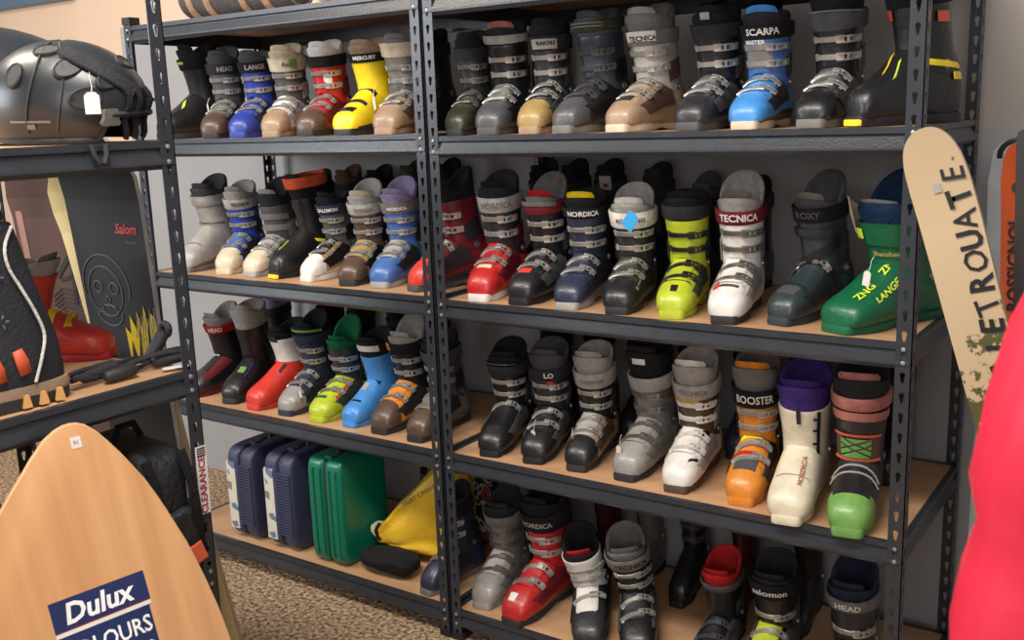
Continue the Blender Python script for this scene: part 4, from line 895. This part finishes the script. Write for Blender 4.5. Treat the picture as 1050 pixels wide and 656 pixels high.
# ------------------------------------------------------------------ plywood skimboard with the paint-maker's sticker
bt = math.radians(8); al = math.radians(20)
rv = Vector((sin(bt), cos(bt), 0)); nv0 = Vector((cos(bt), -sin(bt), 0)); dv = nv0*sin(al)-Vector((0,0,1))*cos(al); nv = rv.cross(-dv).normalized()
TIP = Vector((.090,-1.1227,.967))
M = Matrix(((rv.x,-dv.x,nv.x,TIP.x),(rv.y,-dv.y,nv.y,TIP.y),(rv.z,-dv.z,nv.z,TIP.z),(0,0,0,1)))
if nv.x < 0: nv = -nv
M = Matrix(((rv.x,-dv.x,nv.x,TIP.x),(rv.y,-dv.y,nv.y,TIP.y),(rv.z,-dv.z,nv.z,TIP.z),(0,0,0,1)))
t = empty('skimboard', (0,0,0), 0, 'pointed varnished plywood board with navy sticker leaning on the near rack', 'skimboard'); t.matrix_world = M
Rt = [(0,0.0),(.012,.002),(.024,.008),(.040,.024),(.056,.047),(.072,.073),(.086,.099),(.101,.128),(.114,.161),(.125,.193),(.135,.226),(.145,.258),(.153,.293),(.162,.34),(.170,.391),(.175,.44),(.178,.50),(.178,.60),(.174,.70),(.165,.80),(.150,.88),(.12,.95),(.08,.99),(.03,1.01)]
Lt = [(-.02,1.012),(-.09,1.0),(-.15,.965),(-.20,.90),(-.232,.80),(-.250,.70),(-.257,.60),(-.257,.50),(-.25,.42),(-.241,.34),(-.228,.27),(-.21,.21),(-.184,.16),(-.147,.114),(-.120,.085),(-.103,.068),(-.078,.042),(-.050,.017),(-.030,.006),(-.014,.001)]
out = [(x,-d_) for x, d_ in Rt+Lt]
mb = MB(); cx, cy = -.03, -.5
def sc(k, zz): return [(cx+(x-cx)*k, cy+(y-cy)*k, zz) for x, y in out]
mb.loft([sc(.988,-.009),sc(.998,-.0075),sc(1.,-.005),sc(.998,-.0015),sc(.990,0)], True, True, 0)
for i, f in enumerate(mb.f): 
    if len(f) == 4: mb.m[i] = 1
mb.build('deck', [PLY, PLYEDGE], t, ang=25)
NAV = mat('sticker_navy', (26,40,82), .4); 
def st_rect(x0, x1, d0, d1, m, nm, zz=.0008):
    mb = MB(); mb.box((x0,-d1,-.0005),(x1,-d0,zz)); return mb.build(nm, m, t, smooth=False)
st_rect(-.114,.052,.282,.331,NAV,'sticker_panel'); st_rect(-.114,.0515,.331,.334,pr('drd'),'sticker_red_line'); st_rect(-.114,.0515,.334,.341,pr('wht'),'sticker_white_line'); st_rect(-.112,.047,.341,.47,NAV,'sticker_panel')
WH = mat('sticker_white_print', (226,224,224), .45)
def ontop(x, d_): return Matrix.Translation((x,-d_,.0014))
flat_text('Dulux', .0475, ontop(-.036,.309), WH, t, bold=.0013, shear=.18, sx=1.0)
flat_text('COLOURS', .040, ontop(-.035,.372), WH, t, bold=.0006, sx=.85)
flat_text('OF NEW ZEALAND', .0235, ontop(-.033,.409), WH, t, bold=.0004, sx=.72)
st_rect(-.009,.009,.026,.046,mat('grey_paper_sticker',(196,188,182),.6),'small_sticker')
flat_text('B3', .009, ontop(0,.036), pr('gry'), t)

# ------------------------------------------------------------------ skis at the right end
def ski(loc, lean, hw_tab, L, th, m_top, m_edge, label, rot_z=0., tipb=.06, rx=0.):
    t = empty('ski', loc, 0, label, 'ski', 'skis standing at the right end of the racks', rot=(rx, lean, rot_z))
    mb = MB(); rings = []; zl = [L*.85*k/40 for k in range(41)]+[L-L*.15*(1-sin(pi/2*k/40))-.0005 for k in range(1,41)]; rows = len(zl)-1
    for i, zz in enumerate(zl):
        w = interp(hw_tab, L-zz)
        wl, wr = w
        k = max(0, (zz-(L-.20))/.20); y = -tipb*k**2 - .010*sin(pi*zz/L)
        rings.append([(-wl,y-th/2,zz),(wr,y-th/2,zz),(wr,y+th/2,zz),(-wl,y+th/2,zz)])
    for i in range(rows):
        for j in range(4):
            k = (j+1) % 4; mb.add([rings[i][j],rings[i][k],rings[i+1][k],rings[i+1][j]], [(0,1,2,3)], 0 if j == 0 else 1)
    mb.add(rings[0], [(3,2,1,0)], 1); mb.add(rings[-1], [(0,1,2,3)], 1)
    mb.build('ski_body', [m_top, m_edge], t, ang=30)
    return t
CREAMS = bpy.data.materials.new('cream_ski_topsheet'); CREAMS.use_nodes = True
nt = CREAMS.node_tree; b = nt.nodes['Principled BSDF']; b.inputs['Roughness'].default_value = .4
tc = nt.nodes.new('ShaderNodeTexCoord'); sx_ = nt.nodes.new('ShaderNodeSeparateXYZ'); nt.links.new(tc.outputs['Object'], sx_.inputs['Vector'])
n = nt.nodes.new('ShaderNodeTexNoise'); n.inputs['Scale'].default_value = 34; n.inputs['Detail'].default_value = 6; n.inputs['Roughness'].default_value = .65
nt.links.new(tc.outputs['Object'], n.inputs['Vector'])
mr = nt.nodes.new('ShaderNodeMapRange'); mr.inputs['From Min'].default_value = 1.18; mr.inputs['From Max'].default_value = .92; mr.inputs['To Min'].default_value = -.28; mr.inputs['To Max'].default_value = .22
nt.links.new(sx_.outputs['Z'], mr.inputs['Value'])
xm = nt.nodes.new('ShaderNodeMath'); xm.operation = 'MULTIPLY_ADD'; xm.inputs[1].default_value = 2.2; nt.links.new(sx_.outputs['X'], xm.inputs[0]); nt.links.new(mr.outputs['Result'], xm.inputs[2])
ad = nt.nodes.new('ShaderNodeMath'); ad.operation = 'ADD'; nt.links.new(n.outputs['Fac'], ad.inputs[0]); nt.links.new(xm.outputs['Value'], ad.inputs[1])
r = nt.nodes.new('ShaderNodeValToRGB'); r.color_ramp.interpolation = 'LINEAR'; r.color_ramp.elements[0].position = .50; r.color_ramp.elements[1].position = .54
r.color_ramp.elements[0].color = lin((186,164,132))+(1,); r.color_ramp.elements[1].color = lin((78,78,44))+(1,)
nt.links.new(ad.outputs['Value'], r.inputs['Fac']); nt.links.new(r.outputs['Color'], b.inputs['Base Color'])
hw = [(0,.004,.003),(.001,.010,.008),(.003,.017,.014),(.007,.025,.021),(.013,.0325,.028),(.021,.0395,.034),(.031,.0455,.0395),(.044,.050,.044),(.06,.0535,.048),(.08,.0555,.0505),(.11,.0565,.0525),(.18,.0555,.053),(.3,.053,.052),(.6,.048,.048),(1.1,.046,.046),(1.5,.05,.05)]
LK = 1.452
lean = -math.atan2(.076,.2585)
# foot on the floor, tip resting against the front right post
tipx, tipz, ysk = 1.236, 1.408, -.045
t = ski((tipx+ -math.tan(lean)*tipz*1., ysk, .004), lean, hw, tipz/cos(lean), .013, CREAMS, pl('cream'), 'wide cream ski with green splatter and black lettering leaning across the right rack post', tipb=.03)
LS = tipz/cos(lean)
for i, ch in enumerate('ETAUORTEITAE'):
    zz = LS-.098-.0415*i
    flat_text(ch, .058, Matrix.Translation((.028,-.0075-.010*sin(pi*zz/LS)-.03*max(0,(zz-(LS-.2))/.2)**2-.0012,zz)) @ Matrix.Rotation(pi/2,4,'X') @ Matrix.Rotation(pi/2+.12*sin(i*2.3),4,'Z'), pr('blk'), t, bold=.0006+.0012*(i%2), sx=.95 if ch != 'I' else 1.3, shear=.12*cos(i*1.7))
mb = MB(); zz = LS-.115; mb.box((-.014,-.0105-.03*.43**2,zz-.008),(.0,-.007-.03*.43**2,zz+.008)); mb.build('price_sticker', pr('lgr'), t, smooth=False)
ORG = mat('orange_ski_topsheet', (206,88,44), .35, 0, .06, 5, 0, .2)
hw2 = [(0,.003,.003),(.01,.016,.016),(.03,.026,.026),(.08,.034,.034),(.2,.034,.034),(.6,.030,.030),(1.4,.034,.034)]
t = ski((1.40,.30,.004), -.045, hw2, 1.365, .012, ORG, pl('wht'), 'orange ski with dark lettering and black tip at the right edge of the photo', tipb=.05, rx=-.04)
flat_text('ROSSIGNOL', .038, Matrix.Translation((-.004,-.0175,1.105)) @ Matrix.Rotation(pi/2,4,'X') @ Matrix.Rotation(pi/2,4,'Z'), pr('blk'), t, bold=.0008)
mb = MB(); mb.loft([[(.0+.017*cos(2*pi*k/24),-.0155-dy,.955+.030*sin(2*pi*k/24)) for k in range(24)] for dy in (0,.002)]); mb.build('oval_badge', pr('lgr'), t, smooth=False)
mb = MB(); mb.loft([[(.0+.012*cos(2*pi*k/24),-.022-dy,1.27+.012*sin(2*pi*k/24)) for k in range(24)] for dy in (0,.006)]); mb.build('round_badge', pr('dk'), t, smooth=False)
mb = MB(); rr = []
for i in range(9):
    a = pi*i/8; rr.append((-.036*cos(a), .0, 1.335+.034*sin(a)))
mb.tube([(x,-.030-.02*max(0,(z_-1.335)/.034),z_) for x,y,z_ in rr], [.006]*9, 8); mb.build('tip_guard', ru('blk'), t)
t = ski((1.305,.42,.004), -.008, [(0,.003,.003),(.02,.022,.022),(.09,.034,.034),(.5,.03,.03),(1.4,.034,.034)], 1.36, .012, mat('pale_ski_topsheet',(186,190,196),.35), pl('lgr'), 'pale grey ski standing left of the orange ski by the wall', tipb=.05, rx=-.05)
t = ski((1.475,.085,.004), -.040, [(0,.03,.03),(.006,.05,.05),(.02,.054,.054),(.3,.052,.052),(.9,.05,.05),(1.45,.054,.054)], 1.402, .014, mat('dark_ski_topsheet',(54,50,50),.3,0,.15,4,0,.2), pl('lgr'), 'dark brown square tipped ski cut by the right edge of the photo', tipb=.004, rx=-.02)

# ------------------------------------------------------------------ red jacket on a hanger, close at right
JR = mat('red_jacket_nylon', (196,28,56), .5, 0, .05, 6, .15, .1, 18)
JX, JY = 1.868, -1.018
t = empty('jacket', (JX,JY,.05), 0, 'bright red jacket hanging close by at the right edge of the photo', 'jacket', rot=(0,0,.60))
def jr(cx, cy, rx_, ry_, zz, n=44, seed=0):
    return [(cx+rx_*math.copysign(abs(cos(2*pi*k/n))**.9,cos(2*pi*k/n))*(1+.025*sin(5*2*pi*k/n+zz*9)), cy+ry_*sin(2*pi*k/n)*(1+.12*sin(7*2*pi*k/n+zz*14+seed)), zz+.004*sin(3*2*pi*k/n)) for k in range(n)]
mb = MB(); mb.loft([jr(0,0,.27,.085,.62),jr(0,0,.275,.095,.66),jr(0,0,.272,.10,.75),jr(0,0,.265,.10,.9),jr(0,0,.258,.10,1.05),jr(0,0,.25,.095,1.18),jr(0,0,.245,.08,1.29),jr(0,0,.21,.065,1.345),jr(0,0,.12,.058,1.385),jr(0,0,.075,.055,1.40)], True, False)
mb.build('jacket_body', JR, t, ang=0)
for s_ in (-1,1):
    mb = MB(); pts = [(.240,1.352,.05),(.278,1.315,.062),(.302,1.26,.066),(.312,1.18,.070),(.322,1.12,.070),(.318,1.082,.064),(.328,1.04,.066),(.334,.99,.066),(.336,.90,.064),(.338,.80,.056),(.338,.76,.058),(.338,.715,.050)]
    rings = []
    for i,(x,zz,r_) in enumerate(pts):
        rings.append([(s_*(x+r_*cos(2*pi*k/30)*(1+.05*sin(3*k+i*1.7))), -.01+r_*1.05*sin(2*pi*k/30)*(1+.05*cos(2*k+i)), zz+.35*r_*cos(2*pi*k/30)*(1 if i < 3 else .2)*-1) for k in range(30)])
    mb.loft(rings); mb.build('sleeve', JR, t, ang=0)
mb = MB(); mb.loft([[(.075*k*cos(2*pi*j/28),.055*k*sin(2*pi*j/28),zz) for j in range(28)] for k, zz in ((1.,1.395),(.98,1.43),(.95,1.455),(.9,1.457),(.88,1.42),(.86,1.38))], False, True); mb.build('collar', JR, t)
mb = MB(); mb.box((-.004,-.103,.64),(.004,-.092,1.36)); mb.build('zip', ru('dk'), t, smooth=False)
th = empty('coat_hanger', (JX,JY,.05), 0, 'black hanger holding the red jacket', 'hanger', rot=(0,0,.60))
mb = MB(); mb.tube([(-.17,0,1.33),(-.08,0,1.37),(0,0,1.395),(.08,0,1.37),(.17,0,1.33)], .009, 8); mb.build('shoulder_bar', ru('blk'), th)
mb = MB(); mb.tube([(0,0,1.39),(0,0,1.50),(.0,.0,1.53),(.018,0,1.55),(.02,0,1.575),(0,0,1.5875),(-.018,0,1.578)], .0025, 8); mb.build('hook', me('chr'), th)
tr = empty('clothes_rail', (JX,JY,0), 0, 'steel clothes rail carrying the red jacket', 'clothes rail', rot=(0,0,.60))
mb = MB(); mb.tube([(0,-.35,1.622),(0,.35,1.622)], .012, 12); mb.build('rail', me('chr'), tr)
for s_ in (-1,1):
    mb = MB(); mb.tube([(0,s_*.35,.0),(0,s_*.35,1.622)], .012, 12); mb.build('upright', me('chr'), tr)
    mb = MB(); mb.tube([(-.2,s_*.35,.012),(.2,s_*.35,.012)], .012, 12); mb.build('foot', me('chr'), tr)

# ------------------------------------------------------------------ swing tags
def swing(p, label, w=.017, h=.026, rot=(0,0,0), m=None, name='price_tag', string=True, grp='price tags on strings'):
    t = empty(name, p, 0, label, 'price tag', grp, rot=rot)
    out = [(-w/2,0),(-w/2,-h),(w/2,-h),(w/2,0),(w*.25,h*.2),(-w*.25,h*.2)]
    mb = MB(); mb.loft([[(x,dy,zz) for x, zz in out] for dy in (0,.0012)]); mb.build('card', m or pr('wht'), t, smooth=False)
    if string:
        mb = MB(); mb.tube([(0,.0005,h*.05),(.002,.003,h*.5),(-.001,.008,h*1.0),(0,.012,h*1.3)], .0007, 5); mb.build('string', fb('wht'), t)
    return t
swing((1.128,-.015,1.125),'small white tag hanging on the big dark green boot',rot=(0,.15,-.4))
swing((-.170,-.008,1.515),'small white tag hanging on the bronze boot by the double posts',rot=(0,-.3,-.5),w=.012,h=.03)
swing((.250,.075,.632),'small white tag on the red dotted black boot',rot=(.1,.1,-.3))
swing((.366,.085,.622),'small white tag on the grey boot with cream liner',rot=(.1,-.2,-.3))
swing((.510,.070,.632),'small white tag on the silver grey boot',rot=(.1,.1,-.3))
swing((-.622,.070,.632),'small white tag on the navy boot with silver toe',rot=(.1,-.1,-.3),w=.014,h=.02)
swing((-.865,.012,1.520),'small white tag on the grey boot with brown toe',rot=(0,-.5,-.5),w=.014,h=.02)
swing((.022,-.965,1.520),'white price tag on the vented black helmet',rot=(0,0,.9),w=.026,h=.032)
swing((.600,-.010,1.225),'blue diamond shaped paper tag on the white strap of the dark green and black boot',rot=(0,.65,-.2),w=.034,h=.036,m=pr('cyan'),string=False,grp='paper tags')

# ------------------------------------------------------------------ light: cool daylight from the shop window, ceiling lamps
def area(name, loc, target, sx, sy, power, col):
    l = bpy.data.lights.new(name, 'AREA'); l.shape = 'RECTANGLE'; l.size = sx; l.size_y = sy; l.energy = power; l.color = col
    o = bpy.data.objects.new(name, l); C.objects.link(o); o.location = loc
    o.rotation_euler = (Vector(target)-Vector(loc)).to_track_quat('-Z','Y').to_euler(); return o
area('ceiling_lamp', (.6,-1.5,2.85), (.6,-1.2,0), 1.4, .5, 62, (1,.93,.84))
area('ceiling_lamp', (-1.2,-1.3,2.85), (-1.2,-.6,0), 1.2, .5, 40, (1,.88,.74))
area('window_daylight', (-2.7,-3.3,2.05), (.0,0,1.2), 2.2, 1.3, 78, (.92,.96,1))
area('window_daylight', (2.4,-3.8,2.0), (.6,0,.9), 2.2, 1.8, 46, (1,.97,.93))
w = bpy.data.worlds.new('room_ambient'); bpy.context.scene.world = w; w.use_nodes = True
w.node_tree.nodes['Background'].inputs['Color'].default_value = (.92,.96,1,1); w.node_tree.nodes['Background'].inputs['Strength'].default_value = .26

# ------------------------------------------------------------------ camera
cd = bpy.data.cameras.new('camera'); cam = bpy.data.objects.new('camera', cd); C.objects.link(cam); bpy.context.scene.camera = cam
cd.sensor_width = 36; cd.lens = 1035.4*36/1050; cd.clip_start = .05
rt = Vector((.825,.5641,-.0342)); up = Vector((-.0851,.1838,.9793)); fw = Vector((-.5587,.805,-.1996))
rt.normalize(); fw = (fw-rt*fw.dot(rt)).normalized(); up = rt.cross(fw)
cam.matrix_world = Matrix(((rt.x,up.x,-fw.x,1.6793),(rt.y,up.y,-fw.y,-2.0639),(rt.z,up.z,-fw.z,1.4624),(0,0,0,1)))
cd.dof.use_dof = True; cd.dof.focus_distance = 2.7; cd.dof.aperture_fstop = 9.5
sc_ = bpy.context.scene
sc_.view_settings.view_transform = 'Standard'; sc_.view_settings.look = 'None'; sc_.view_settings.gamma = 1; sc_.view_settings.use_curve_mapping = False; sc_.view_settings.exposure = .35
